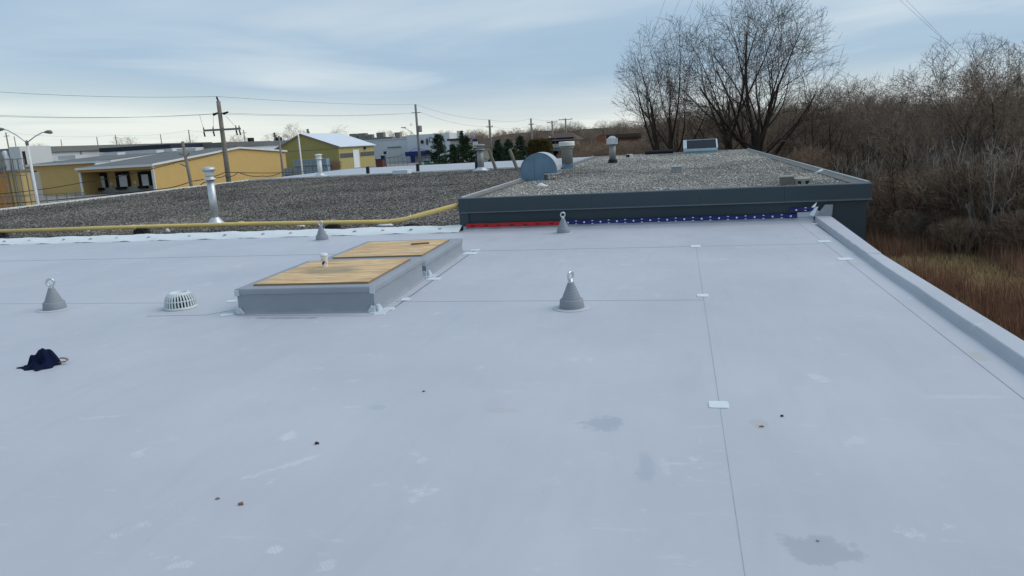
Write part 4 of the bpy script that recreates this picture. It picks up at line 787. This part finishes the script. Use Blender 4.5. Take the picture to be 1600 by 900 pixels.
# double cobra-head lamp post
LY = 36.0; base = onY(52, 318, LY); top = onY(42, 223, LY); t = thing('street_lamp', (top.x, LY, GZ), 'white double arm cobra head lamp post at left', 'street lamp')
part('shaft', MB().tube([(top.x, LY, GZ), top], [.10, .065], 12), MT['trim'], t, smooth=True); part('finial', MB().lathe([(.08, -.15), (.09, 0), (.05, .12), (.0, .16)], top, 10), MT['dpole'], t)
for pts in (((42, 223), (27, 212), (12, 203.5), (4, 202)), ((42, 223), (55, 213), (66, 207), (72, 206.5))):
    q = [onY(*u, LY) for u in pts]; part('arm', MB().tube(q, .032, 8), MT['galv'], t, smooth=True); s = 1 if q[-1].x > top.x else -1; e = q[-1]
    m = MB().tube([e+Vector((-.1*s, 0, 0)), e+Vector((.12*s, 0, .01)), e+Vector((.30*s, 0, -.01)), e+Vector((.42*s, 0, -.06))], [.05, .10, .11, .04], 10); part('lamp_head', m, MT['dpole'], t, smooth=True)
def wire(name, pts, label, sag=.0, r=.014, cat='wire'):
    out = []
    for a, b in zip(pts, pts[1:]):
        a = Vector(a); b = Vector(b)
        for i in range(12): u = i/12; q = a.lerp(b, u); q.z -= sag*4*u*(1-u); out.append(q)
    out.append(Vector(pts[-1])); return solo(name, MB().tube(out, r, 5), MT['wire'], out[0], label, cat)
wl = Vector((-70, 38, 0)); L0 = onY(-60, 139.5, 46); L1 = onY(-60, 177, 46); L2 = onY(-60, 179.5, 46)
wire('power_line', [L0, WP['At'], WP['B']], 'topmost power line running through the crossarm pole top', .25, .011); wire('power_line', [L1, WP['A1'], WP['B1']], 'upper of the paired power lines under the top line', .3, .010); wire('power_line', [L2, WP['A2'], WP['B2']], 'lower of the paired power lines under the top line', .3, .010)
wire('power_line', [WP['B'], WP['C'], WP['D'], WP['G']], 'top line from street light pole across the pine poles', .5, .013); wire('power_line', [WP['B2'], WP['C']+Vector((.5, 0, -1.2)), WP['D']+Vector((.5, 0, -1.2)), WP['E']], 'lower line from street light pole across the pine poles', .6, .013)
wire('power_line', [WP['s0'], WP['s4'], WP['s6'], WP['s7']], 'far sagging line over the pale building roofs', .8, .016)
for (q0, q1, lab) in (((318.5, 203), (312, 180), 'left jumper wire above the crossarm'), ((333.5, 201), (333, 175), 'middle jumper wire above the crossarm'), ((353, 181), (369, 198), 'right jumper wire above the crossarm')): wire('jumper_wire', [onY(*q0, 55), onY(*q1, 55)], lab, .05, .012)
cA = onY(347, 237, 55)
wire('service_cable', [onY(-30, 305, 40), onY(130, 285, 44), onY(278, 253, 48), cA], 'black service cable sagging from crossarm pole to the left edge', .12, .022); wire('service_cable', [onY(-20, 320, 42), onY(245, 296, 46), onY(300, 283, 46), onY(352, 269, 50), onY(480, 268, 70)], 'thick black cable low across the ochre gable', .1, .03)
wire('service_cable', [onY(352, 276, 50), onY(372, 269, 54), onY(410, 275, 58), onY(440, 269, 62)], 'short looped black cable at right foot of crossarm pole', .15, .03); wire('service_cable', [onY(300, 292, 44), onY(318, 285, 45), onY(330, 276, 46), onY(352, 274, 50)], 'short looped black cable at left foot of crossarm pole', .12, .03)
wire('service_cable', [onY(602, 246, 105), onY(648, 232, 110), onY(760, 235, 122), onY(880, 212, 165)], 'cable from white building past street light pole to pines', .4, .03)
# wire fence at the left: posts, rails and strands
def fence(name, pxs, Y, ytop, rails, label, r=.035):
    a, b = onY(pxs[0], ytop, Y), onY(pxs[-1], ytop, Y); zt = (a.z+b.z)/2; t = thing(name, ((a.x+b.x)/2, Y, GZ), label, 'fence')
    for px in pxs: x = onY(px, ytop, Y).x; part('post', MB().tube([(x, Y, GZ), (x, Y, zt)], r, 6), MT['dpole'], t)
    for k in rails: z = GZ+(zt-GZ)*k; part('rail', MB().tube([(a.x, Y, z), (b.x, Y, z)], r*.6, 5), MT['dpole'], t)
    m = MB(); n = int((b.x-a.x)/.5)
    for i in range(n): x = a.x+(b.x-a.x)*i/n; m.tube([(x, Y+.02, GZ), (x, Y+.02, zt)], .006, 3, False)
    o = part('wire_strands', m, MT['wire'], t); o['kind'] = 'stuff'
fence('tall_wire_fence', (-40, -20, 3, 19, 27, 37), 52, 250, (.25, .5, .78, 1), 'tall thin wire fence frame in front of the orange shed', .05)
fence('yard_fence', (-20, 5, 30, 58, 72, 88, 104, 118, 131), 40, 304, (.1, .55, 1), 'low dark yard fence just beyond the gravel roof edge')
fence('compound_fence', (602, 609, 616, 622, 629, 636), 190, 246, (.5, 1), 'grey compound fence before the white building loading door', .06)
# totes stacked beside the mustard building
tp = thing('tote', (0, 0, 0), 'x', 'tote', 'blue totes stacked before the mustard gable')
part('tank', MB().box(-.58, .58, -.5, .5, .16, 1.1), MT['tote'], tp); part('lid', MB().lathe([(.15, 1.1), (.15, 1.17), (.0, 1.18)], n=10), MT['bluebin'], tp); part('pallet', MB().box(-.6, .6, -.52, .52, 0, .14), MT['dpole'], tp)
m = MB()
for x in (-.6, -.2, .2, .6): m.bar((x, -.53, .14), (x, -.53, 1.13), .03, .03)
for z in (.4, .75, 1.12): m.bar((-.6, -.53, z), (.6, -.53, z), .03, .03)
part('cage', m, MT['galv'], tp); CH[tp] = kids(tp)
ordn = ['first', 'second', 'third', 'fourth', 'fifth', 'sixth', 'seventh', 'eighth', 'ninth']
k = 0; ty = 150.0
for row, (px0, px1, n, nm) in enumerate(((443, 514, 9, 'lower'), (461, 514, 7, 'upper'))):
    for i in range(n):
        p = onY(px0+(px1-px0)*(i+.5)/n, 260, ty); o = tp if k == 0 else copy_tree(tp); k += 1
        o.location = (p.x, ty+random.uniform(-.1, .1), GZ+.35+1.19*1.45*row); o.rotation_euler.z = random.uniform(-.08, .08); o.scale = (.92, 1.2, 1.42)
        o['label'] = '%s blue tote from the left in %s row of the stack' % (ordn[i], nm)
solo('tote_stand', MB().box(onY(441, 260, ty).x, onY(516, 260, ty).x, ty-.9, ty+.9, GZ, GZ+.34), MT['rust'], (onY(480, 260, ty).x, ty, GZ), 'low rusty platform under the stacked blue totes', 'platform')
# yard odds and ends before the white building
def bin_(name, px, py, Y, w, h, m, label, cat):
    p = onY(px, py, Y); t = thing(name, (p.x, Y, GZ), label, cat); part('body', MB().prism([(p.x-w*.46, GZ), (p.x+w*.46, GZ), (p.x+w*.5, GZ+h*.9), (p.x-w*.5, GZ+h*.9)], 'Y', Y, Y+w*.7), MT[m], t); part('lid', MB().box(p.x-w*.53, p.x+w*.53, Y-.06, Y+w*.72, GZ+h*.9+.01, GZ+h), MT['black'], t)
bin_('waste_bin', 592.5, 255, 185, 2.0, 2.3, 'rust', 'rust brown waste bin beside the mustard building', 'bin'); bin_('waste_bin', 598, 250, 196, 1.0, 3.0, 'bluebin', 'narrow dark blue bin behind the rust brown bin', 'bin'); bin_('storage_crate', 655, 253, 150, 1.0, 1.4, 'orange', 'orange crate at the foot of street light pole', 'crate'); bin_('storage_crate', 666, 252, 160, 1.2, 1.8, 'green', 'green crate left of the first dark pine', 'crate')
t, p, b0 = pole('sign_post', (602, 237), 170, .09, 'small dark square sign on a post before loading door', 'dpole', 'sign'); part('sign_board', MB().box(p.x-.35, p.x+.35, 169.7, 169.85, p.z-.6, p.z+.1), MT['bluebin'], t)
# gable sign and pylon sign near the pines
p = onY(743, 222, 130); t = thing('pylon_sign', (p.x, 130, GZ), 'white and dark blue pylon sign between the pines', 'sign'); part('post', MB().bar((p.x, 130, GZ), (p.x, 130, p.z-.5), .3, .3), MT['dpole'], t); part('panel', MB().box(p.x-.42, p.x+.42, 129.7, 129.9, p.z-1.0, p.z+.1), MT['trim'], t); part('header', MB().box(p.x-.46, p.x+.46, 129.66, 129.92, p.z+.11, p.z+.55), MT['bluetrim'], t)
def car(px, py, Y, m, label):
    p = onY(px, py, Y); t = thing('parked_car', (p.x, Y, GZ), label, 'car', rz=random.uniform(-.2, .2))
    part('body', MB().prism([(-2.1, .35), (2.1, .35), (2.15, .75), (1.3, .9), (-1.9, .92), (-2.12, .7)], 'Y', -.85, .85), MT[m], t, local=True); part('cabin', MB().prism([(-1.6, .93), (1.1, .91), (.45, 1.42), (-1.0, 1.45)], 'Y', -.72, .72), MT['glass'], t, local=True)
    for sx in (-1.3, 1.3):
        for sy in (-.86, .66): w = MB().tube([(sx, sy, .33), (sx, sy+.2, .33)], .33, 14); part('wheel', w, MT['tyre'], t, local=True)
    for sy in (-.6, .6): part('headlight', MB().box(2.1, 2.17, sy-.15, sy+.15, .58, .7), MT['trim'], t, local=True)
car(766, 251, 120, 'carred', 'dark red car parked at foot of the brown pole'); car(757, 239, 145, 'carwhite', 'white car parked beyond the red car'); car(815, 236, 152, 'carwhite', 'white car parked left of the bronze hedge')

# ================================================================== VEGETATION
class Tree:
    def __init__(s, seed): s.rng = random.Random(seed); s.thick = MB(); s.fine = MB()
    def env(s, p, d, c, r):
        q = Vector(((p.x-c.x)/r.x, (p.y-c.y)/r.y, (p.z-c.z)/r.z)); e = Vector((d.x/r.x, d.y/r.y, d.z/r.z))
        A = e.dot(e); B = 2*q.dot(e); C = q.dot(q)-1; D = B*B-4*A*C
        if D <= 0: return 0
        return max(0, (-B+math.sqrt(D))/(2*A))
    def grow(s, p, d, L, r, lv, spec):
        g = s.rng; n = (7, 6, 5, 3, 2, 2)[lv]; pts = [p.copy()]; ds = [d.copy()]; x = p.copy()
        for i in range(n):
            d = (d + Vector((g.gauss(0, 1), g.gauss(0, 1), g.gauss(0, 1)))*spec['wob'][lv] + Vector((0, 0, spec['trop'][lv]))).normalized()
            x = x + d*(L/n); pts.append(x.copy()); ds.append(d.copy())
        end = spec['tip'][lv]; rad = [r*(1-(1-end)*i/n) for i in range(n+1)]
        (s.thick if lv < 2 else s.fine).tube(pts, rad, (9, 6, 4, 3, 3, 3)[lv], lv == 0)
        if lv >= spec['lv']: return
        k = spec['n'][lv]; t0 = spec['t0'][lv]
        for i in range(k):
            t = t0+(1-t0)*(i+g.random()*.8)/k; f = t*n; j = min(n-1, int(f)); q = pts[j].lerp(pts[j+1], f-j); pd = ds[j+1]
            ang = math.radians(g.uniform(*spec['ang'][lv])); ax = pd.orthogonal().normalized(); ax.rotate(Matrix.Rotation(g.uniform(0, 6.283), 3, pd)); cd_ = pd.copy(); cd_.rotate(Matrix.Rotation(ang, 3, ax))
            if cd_.z < spec['minz']: cd_.z = spec['minz']+.1*g.random(); cd_.normalize()
            l = min(s.env(q, cd_, spec['c'], spec['r'])*g.uniform(.72, 1.0), spec['cap'][lv]*g.uniform(.6, 1.15))
            if l < spec['cap'][lv]*.08: continue
            rr = max(spec['rmin'], (r*(1-(1-end)*t))*spec['rk'][lv]*min(1, .45+.55*l/(spec['cap'][lv])))
            s.grow(q, cd_, l, rr, lv+1, spec)
def bare_tree(seed, H, rx, cz, trunkh, r, counts, caps, lv=4, rmin=.008, ang0=(12, 52), minz=.02, rk=None, lean=(0, 0), stems=1, tip=.3):
    T = Tree(seed); spec = dict(c=Vector((lean[0]*H*.5, lean[1]*H*.5, cz)), r=Vector((rx, rx, H-cz)), n=counts, cap=caps, lv=lv, rmin=rmin, minz=minz,
        wob=(.05, .085, .12, .16, .2, .2), trop=(.02, .055, .05, .05, .03, .02), tip=(tip, .22, .25, .35, .5, .5), t0=(.30, .14, .15, .12, .15, .2),
        ang=(ang0, (25, 52), (25, 58), (25, 60), (20, 60), (20, 60)), rk=rk or (.55, .45, .45, .5, .6, .6))
    for k in range(stems):
        a = 6.283*k/max(1, stems)+T.rng.random(); sp = 0 if stems == 1 else T.rng.uniform(.10, .42)
        T.grow(Vector((.15*math.cos(a)*(stems > 1), .15*math.sin(a)*(stems > 1), 0)), Vector((lean[0]+sp*math.cos(a), lean[1]+sp*math.sin(a), 1)).normalized(), trunkh*T.rng.uniform(.85, 1.1), r, 0, spec)
    return T
def tree_thing(name, T, loc, label, rz=0, scale=1, group='bare trees', tw='twig'):
    t = thing(name, loc, label, 'tree', group, rz); t.scale = (scale,)*3
    part('trunk', T.thick, MT['bark'], t, smooth=True, local=True); part('crown', T.fine, MT[tw], t, local=True); return t
# the two big crowns behind the raised roof
BY = 47.0
q = onY(1165, 232, BY); hb_ = onY(1180, -40, BY).z-GZ
tree_thing('bare_tree', bare_tree(11, hb_, 5.2, hb_*.60, hb_*.55, .40, (8, 8, 6, 4), (9.0, 4.4, 2.2, 1.1), 4, .0075, (14, 62), rk=(.62, .42, .42, .5), stems=3, tip=.06, lean=(.05, 0)), (q.x, BY, GZ), 'tallest broad bare tree with domed crown behind raised roof', .4)
q = onY(1040, 232, BY+3); hb_ = onY(1040, 18, BY+3).z-GZ
tree_thing('bare_tree', bare_tree(27, hb_, 3.5, hb_*.58, hb_*.6, .28, (8, 8, 6, 4), (7.0, 3.4, 1.7, .85), 4, .0075, (14, 54), rk=(.6, .42, .42, .5), stems=2, tip=.06), (q.x, BY+3, GZ), 'second tallest bare tree left of the broad domed one', 1.2)
q = onY(1487, 300, 43); hb_ = onY(1487, 48, 43).z-GZ
tree_thing('bare_tree', bare_tree(5, hb_, 3.6, hb_*.6, hb_*.62, .17, (11, 8, 5, 4), (5.0, 2.8, 1.5, .75), 4, .007, (14, 52), rk=(.5, .42, .45, .5), tip=.08), (q.x, 43, GZ), 'tall bare tree standing out above woodland at right', .3)
# prototypes for the rest
PROT = [bare_tree(100+i, 9.0, 2.3+.25*i, 5.4, 6.2, .085+.01*i, (9, 7, 5, 3), (4.0, 2.1, 1.1, .6), 4, .008, (14, 48), lean=((i-2)*.05, 0)) for i in range(4)]
PME = []
for i, T in enumerate(PROT):
    a = T.thick.mesh('wood_trunk'); a.materials.append(MT['bark']); b = T.fine.mesh('wood_crown'); b.materials.append(MT['twigr']); PME.append((a, b))
def proto_tree(i, px, py, Y, label, rz, name='bare_tree', wide=1.0, group='bare trees'):
    p = onY(px, py, Y); s = (p.z-GZ)/9.0; t = thing(name, (p.x, Y, GZ), label, 'tree', group, rz); t.scale = (s*wide, s*wide, s)
    part('trunk', PME[i][0], None, t); part('crown', PME[i][1], None, t); return t
for i, (px, py, Y, lab, wd) in enumerate(((1342, 106, 50, 'slender bare tree left of the two middle woodland trees', 1), (1388, 101, 52, 'bare tree in the woodland midway between big dome and tall right tree', 1), (1308, 128, 46, 'small bare tree nearest right of the big dome', 1), (1592, 104, 50, 'bare tree cut by the right picture edge', 1.2),
        (1425, 150, 37, 'low bare tree at woodland edge left of the tall right tree', 1), (1545, 138, 37, 'low bare tree at woodland edge right of the tall right tree', 1.1), (1362, 165, 44, 'low bare tree just right of the charcoal corner', 1),
        (197, 212, 230, 'round dark bare tree on skyline above pale building', 1.6), (50, 222, 215, 'bare tree behind the double lamp post', 1.7), (294, 208, 225, 'pale bare tree behind the crooked pole', 1.4), (365, 208, 240, 'bare tree just right of the crossarm pole', 1.6), (432, 206, 235, 'wide bare tree left of mustard gable peak', 1.9), (455, 190, 232, 'tall bare tree above mustard gable', 1.2), (536, 191, 245, 'round bare tree above the pale metal roof', 1.6), (598, 202, 250, 'bare tree above white building left part', 1.6), (632, 202, 245, 'small bare tree left of the street light pole', 1.2), (705, 202, 230, 'bare tree at right end of white building', 1.5))):
    proto_tree(i % 4, px, py, Y, lab, i*1.3, wide=wd)
# geometry-node scatter of prototype meshes
def scatter(name, protos, pts, label, cat):
    """pts: list of (x, y, z, rot, scale_xy, scale_z, index)"""
    c = bpy.data.collections.new(name+'_kinds')
    for k, ms in enumerate(protos):
        me = bpy.data.meshes.new(name+'_kind')
        vs, fs, mi, mats, off = [], [], [], [], 0
        for s in ms:
            vs += [tuple(v.co) for v in s.vertices]; fs += [tuple(off+i for i in p.vertices) for p in s.polygons]; off = len(vs)
            mi += [len(mats)]*len(s.polygons); mats.append(s.materials[0])
        me.from_pydata(vs, [], fs)
        for m_ in mats: me.materials.append(m_)
        me.polygons.foreach_set('material_index', mi); me.update()
        c.objects.link(bpy.data.objects.new('%s_kind_%02d' % (name, k), me))
    o0 = Vector(pts[0][:3]); me = bpy.data.meshes.new(name); me.from_pydata([tuple(Vector(p[:3])-o0) for p in pts], [], [])
    for an, ix in (('rz', 3), ('sxy', 4), ('sz', 5)):
        at = me.attributes.new(an, 'FLOAT', 'POINT'); at.data.foreach_set('value', [p[ix] for p in pts])
    at = me.attributes.new('pick', 'INT', 'POINT'); at.data.foreach_set('value', [p[6] for p in pts])
    o = bpy.data.objects.new(name, me); COL.objects.link(o); o.location = o0; tag(o, label, cat, None, 'stuff')
    g = bpy.data.node_groups.new(name, 'GeometryNodeTree'); g.interface.new_socket('Geometry', in_out='INPUT', socket_type='NodeSocketGeometry'); g.interface.new_socket('Geometry', in_out='OUTPUT', socket_type='NodeSocketGeometry')
    N, L = g.nodes, g.links; gi = N.new('NodeGroupInput'); go = N.new('NodeGroupOutput'); ci = N.new('GeometryNodeCollectionInfo'); ci.inputs[0].default_value = c; ci.inputs[1].default_value = True; ci.inputs[2].default_value = True
    ip = N.new('GeometryNodeInstanceOnPoints'); ip.inputs['Pick Instance'].default_value = True
    def att(nm, ty):
        a = N.new('GeometryNodeInputNamedAttribute'); a.data_type = ty; a.inputs[0].default_value = nm; return a.outputs[0]
    cr = N.new('ShaderNodeCombineXYZ'); L.new(att('rz', 'FLOAT'), cr.inputs[2]); cs = N.new('ShaderNodeCombineXYZ'); sx = att('sxy', 'FLOAT'); L.new(sx, cs.inputs[0]); L.new(sx, cs.inputs[1]); L.new(att('sz', 'FLOAT'), cs.inputs[2])
    L.new(gi.outputs[0], ip.inputs['Points']); L.new(ci.outputs[0], ip.inputs['Instance']); L.new(att('pick', 'INT'), ip.inputs['Instance Index']); L.new(cr.outputs[0], ip.inputs['Rotation']); L.new(cs.outputs[0], ip.inputs['Scale']); L.new(ip.outputs[0], go.inputs[0])
    md = o.modifiers.new('scatter', 'NODES'); md.node_group = g; return o
g = random.Random(3)
def edge_y(x): return float(np.interp(x, [-6, 2, 5, 8, 11, 16, 24, 60], [60, 54, 47, 38, 33, 30.5, 29.5, 29.5]))
pts = []
while len(pts) < 370:
    y = g.uniform(33, 120); x = g.uniform(-8, y*.66)
    if y < edge_y(x)+2 or x < -2-(y-60)*.05: continue
    h = g.triangular(5.2, 9.4, 6.8); pts.append((x, y, GZ-.05, g.uniform(0, 6.28), h/9*g.uniform(.85, 1.15), h/9, g.randrange(4)))
scatter('woodland', PME, pts, 'dense leafless brown woodland filling the right side', 'woodland')
pts = []
while len(pts) < 400:
    y = g.uniform(180, 330); x = g.uniform(-110, 60)
    u = (x*math.cos(YAW)+y*math.sin(YAW))/(-x*math.sin(YAW)+y*math.cos(YAW))*F+800
    if u < 690 or u > 1250 or (u < 880 and y < 235): continue
    h = g.triangular(5.5, 11, 7.5); pts.append((x, y, GZ+max(0, (y-300))*.03, g.uniform(0, 6.28), h/9*1.25, h/9, g.randrange(4)))
scatter('far_woodland', PME, pts, 'far grey brown leafless treeline along the middle skyline', 'woodland')
# brush: many-stemmed shrubs
BR = []
for i in range(3):
    T = bare_tree(300+i, 3.0, 1.7, 1.5, 2.4, .024, (5, 4, 3), (1.5, 1.0, .6), 3, .0075, (14, 48), stems=9, tip=.4); me = T.thick.mesh('brush_stem'); me.materials.append(MT['twig2']); m2 = T.fine.mesh('brush_twig'); m2.materials.append(MT['twig2']); BR.append((me, m2))
pts = []
while len(pts) < 620:
    y = g.uniform(25, 70); x = g.uniform(3, y*.62); e = edge_y(x)
    if y < e-3.5 or y > e+26: continue
    s = g.uniform(.65, 1.35)*(1 if y > e-1 else .75); pts.append((x, y, GZ-.05, g.uniform(0, 6.28), s, s*g.uniform(.8, 1.2), g.randrange(3)))
BR2 = []
for i in range(2):
    T = bare_tree(340+i, 4.6, 1.5, 2.6, 4.0, .035, (6, 4), (1.5, .8), 2, .009, (16, 46), stems=3+i, tip=.25); me = T.thick.mesh('stem'); me.materials.append(mat('pale_stem', (.34, .30, .26), .9) if i else MT['bark']); m2 = T.fine.mesh('stem_twig'); m2.materials.append(me.materials[0]); BR2.append((me, m2))
for _ in range(70):
    x = g.uniform(6, 24); y = edge_y(x)+g.uniform(-2.5, 6); pts.append((x, y, GZ-.05, g.uniform(0, 6.28), g.uniform(.6, 1.2), g.uniform(.55, 1.2), 3+(g.random() < .3)))
scatter('brush', BR+BR2, pts, 'tangled grey brown brush along the woodland edge', 'brush')
# grass and weeds
def tuft(seed, n, h, spread, w, lean, m):
    r_ = random.Random(seed); mb = MB()
    for i in range(n):
        a = r_.uniform(0, 6.28); d = spread*math.sqrt(r_.random()); x, y = d*math.cos(a), d*math.sin(a); b = r_.uniform(0, 6.28); l = lean*r_.uniform(.2, 1); hh = h*r_.uniform(.5, 1.1); ww = w*r_.uniform(.6, 1.3)
        c_, s_ = math.cos(b), math.sin(b); px_, py_ = -s_*ww, c_*ww; k = len(mb.v)
        mb.v += [(x-px_, y-py_, 0), (x+px_, y+py_, 0), (x+c_*l*hh*.35+px_*.7, y+s_*l*hh*.35+py_*.7, hh*.6), (x+c_*l*hh*.35-px_*.7, y+s_*l*hh*.35-py_*.7, hh*.6), (x+c_*l*hh, y+s_*l*hh, hh)]
        mb.f += [(k, k+1, k+2, k+3), (k+3, k+2, k+4)]
    me = mb.mesh('tuft'); me.materials.append(m); return me
GR = [(tuft(i, 46, .42, .30, .007, .7, MT['straw']),) for i in range(3)]; WD = [(tuft(20+i, 40, .95, .38, .007, .3, MT['weed']),) for i in range(3)]
pts = []
for _ in range(7500):
    y = g.uniform(9, 34); x = g.uniform(3.2, 5+y*.5)
    if y > edge_y(x)-.5: continue
    pts.append((x, y, GZ-.02, g.uniform(0, 6.28), g.uniform(.8, 1.5), g.uniform(.6, 1.3), g.randrange(3)))
scatter('meadow_grass', GR, pts, 'pale dry straw coloured grass below the right roof edge', 'grass')
pts = []
for _ in range(9000):
    y = g.uniform(12, 60); x = g.uniform(3.3, 6+y*.5); e = edge_y(x)
    d = (y-(e-4.0)); patch = math.sin(x*.9+1.3)*math.sin(y*.55+.4)
    if not (d > -1.5+2.5*patch or (patch > .35 and y < 27) or ((x-9.0)**2/2.6+(y-20.5)**2/9 < 1) or (x < 6.5 and y > 27)) or d > 18: continue
    pts.append((x, y, GZ-.02, g.uniform(0, 6.28), g.uniform(.7, 1.3), g.uniform(.6, 1.35), g.randrange(3)))
scatter('weeds', WD, pts, 'rust brown dead weeds between grass and woodland', 'weeds')
pts = []
for _ in range(60):
    px = g.uniform(466, 534); q = onY(px, 262, g.uniform(152, 176)); s = g.uniform(.5, 1.0); pts.append((q.x, q.y, GZ, g.uniform(0, 6.28), s, s*1.1, g.randrange(3)))
scatter('yard_brush', BR, pts, 'brown scrub behind the stacked blue totes', 'brush')
pts = []
for _ in range(170):
    px = g.uniform(895, 1010); q = onY(px, 240, g.uniform(60, 100)); s = g.uniform(.9, 1.5); pts.append((q.x, q.y, GZ, g.uniform(0, 6.28), s, s*1.1, g.randrange(3)))
scatter('low_brush', BR, pts, 'grey brush beyond the raised roof left of the big trees', 'brush')
# pines: whorled limbs carrying needle clumps
def pine(seed, px, pyb, pyt, Y, wid, label):
    r_ = random.Random(seed); top = onY(px, pyt, Y); H = top.z-GZ; t = thing('pine_tree', (top.x, Y, GZ), label, 'tree', 'dark pines in the middle distance')
    tk = MB().tube([(0, 0, 0), (0, 0, H*.97)], [H*.022, H*.004], 8); nd_ = MB(); z = H*.24
    while z < H*.98:
        f = (z/H-.20)/.80; R_ = wid*1.35*(1-f)**.85*(.75 if f < .06 else 1)*r_.uniform(.65, 1.2)+.12
        for k in range(7):
            a = r_.uniform(0, 6.28); L = R_*r_.uniform(.6, 1.12); e = Vector((L*math.cos(a), L*math.sin(a), z+L*r_.uniform(.0, .35))); tk.tube([(0, 0, z), e], [H*.005, H*.0015], 3, False)
            for j in range(int(3+L*4)):
                u = r_.uniform(.3, 1.05); c_ = Vector((0, 0, z)).lerp(e, u)+Vector((r_.gauss(0, .16), r_.gauss(0, .16), r_.gauss(0, .12))); 
                for q in range(7):
                    d = Vector((r_.gauss(0, 1), r_.gauss(0, 1), r_.gauss(.25, .8))).normalized()*r_.uniform(.18, .42); s_ = d.orthogonal().normalized()*.045; kk = len(nd_.v); nd_.v += [tuple(c_-s_), tuple(c_+s_), tuple(c_+d)]; nd_.f.append((kk, kk+1, kk+2))
        z += H*.042
    part('trunk', tk, MT['bark'], t, local=True); part('crown', nd_, MT['pine'], t, local=True)
for i, a in enumerate(((684, 257, 209, 112, 2.1, 'largest dark pine in front of white building'), (707, 256, 226, 116, 1.5, 'shorter dark pine right of the largest pine'), (727, 256, 212, 120, 2.0, 'dark pine left of the pylon sign'), (777, 250, 219, 128, 1.6, 'small pine right of the brown pole'), (795, 248, 218, 134, 1.8, 'pine left of the bronze hedge'), (812, 246, 212, 142, 2.0, 'pine touching the left side of bronze hedge'), (720.5, 240, 204, 185, 1.6, 'far pine behind the flat roofed house'), (429, 225, 206, 250, 1.6, 'little spruce on skyline left of mustard gable'), (480.5, 215, 200, 255, 1.7, 'dark spruce tip above the mustard roof ridge'))): pine(50+i, *a)
# clipped bronze hedge: leaf clumps over a block
a, b = onY(826, 221, 118), onY(861, 219, 118); HW = (b.x-a.x)/2; hz = onY(843, 219.5, 118).z-GZ
t = thing('hedge', ((a.x+b.x)/2, 118, GZ), 'clipped bronze green hedge block in front of the cream house', 'hedge'); mb = MB(); r_ = random.Random(9)
for i in range(9000):
    fx, fy, fz = r_.uniform(-1, 1), r_.uniform(-1, 1), r_.uniform(.03, 1); k = r_.choice((0, 1, 2)); 
    if k == 0: fy = -1 if r_.random() < .75 else 1
    elif k == 1: fz = 1
    else: fx = r_.choice((-1, 1))
    bulge = 1-.12*max(0, fz-.75)*4*abs(fx); c_ = Vector((fx*HW*bulge+r_.gauss(0, .07), fy*1.2+r_.gauss(0, .08), fz*hz+r_.gauss(0, .09)-.25*max(0, abs(fx)-.7)*3*fz)); d = Vector((r_.gauss(0, 1), r_.gauss(0, 1), r_.gauss(.2, 1))).normalized()*.2; s_ = d.orthogonal().normalized()*.08; kk = len(mb.v); mb.v += [tuple(c_-s_), tuple(c_+s_), tuple(c_+d)]; mb.f.append((kk, kk+1, kk+2))
part('leaves', mb, MT['hedge'], t, local=True); part('shade_block', MB().box(-HW*.9, HW*.9, -1.05, 1.05, 0, hz*.93), mat('hedge_shade', (.06, .045, .025), .95, 0, .4, 3), t, local=True)  # plain dark block stands in for the shade between the leaves
# guyed lattice mast behind the broad tree
MY = 62.0; p = onY(1167.5, 60, MY); t = thing('radio_mast', (p.x, MY, GZ), 'slim lattice radio mast rising through the broad bare tree', 'mast'); m = MB(); leg = [(.19*math.cos(k*2.094+.5), .19*math.sin(k*2.094+.5)) for k in range(3)]
HM = 34.0
for x, y in leg: part('mast_leg', MB().tube([(p.x+x, MY+y, GZ), (p.x+x, MY+y, GZ+HM)], .022, 5), MT['galv'], t)
z = 0
while z < HM:
    for k in range(3):
        (x0, y0), (x1, y1) = leg[k], leg[(k+1) % 3]; m.tube([(p.x+x0, MY+y0, GZ+z), (p.x+x1, MY+y1, GZ+z+.35)], .010, 3, False); m.tube([(p.x+x1, MY+y1, GZ+z+.35), (p.x+x0, MY+y0, GZ+z+.7)], .010, 3, False)
    z += .7
part('lacing', m, MT['galv'], t)
for (xa, ya), (xb, yb) in (((1038.7, 0), (1026.9, 33)), ((1061.9, 0), (1048.7, 30.6)), ((1081.5, 2), (1068, 33)), ((1406, 0), (1468.7, 57)), ((1416, 0), (1473, 59)), ((1291.5, 98), (1326.5, 116))):
    k = (xb-xa)/(yb-ya); y0 = ya+(1170-xa)/k; A = onY(1170, y0, MY); A.x, A.y = p.x, MY; ye = 285; E_ = onY(xa+k*(ye-ya), ye, MY+(0 if k < 0 else 4)); E_ = A+(E_-A)*min(1.3, (GZ-A.z)/(E_.z-A.z)); part('guy_wire', MB().tube([A, E_], .009, 4), MT['wire'], t)
bpy.context.view_layer.update()
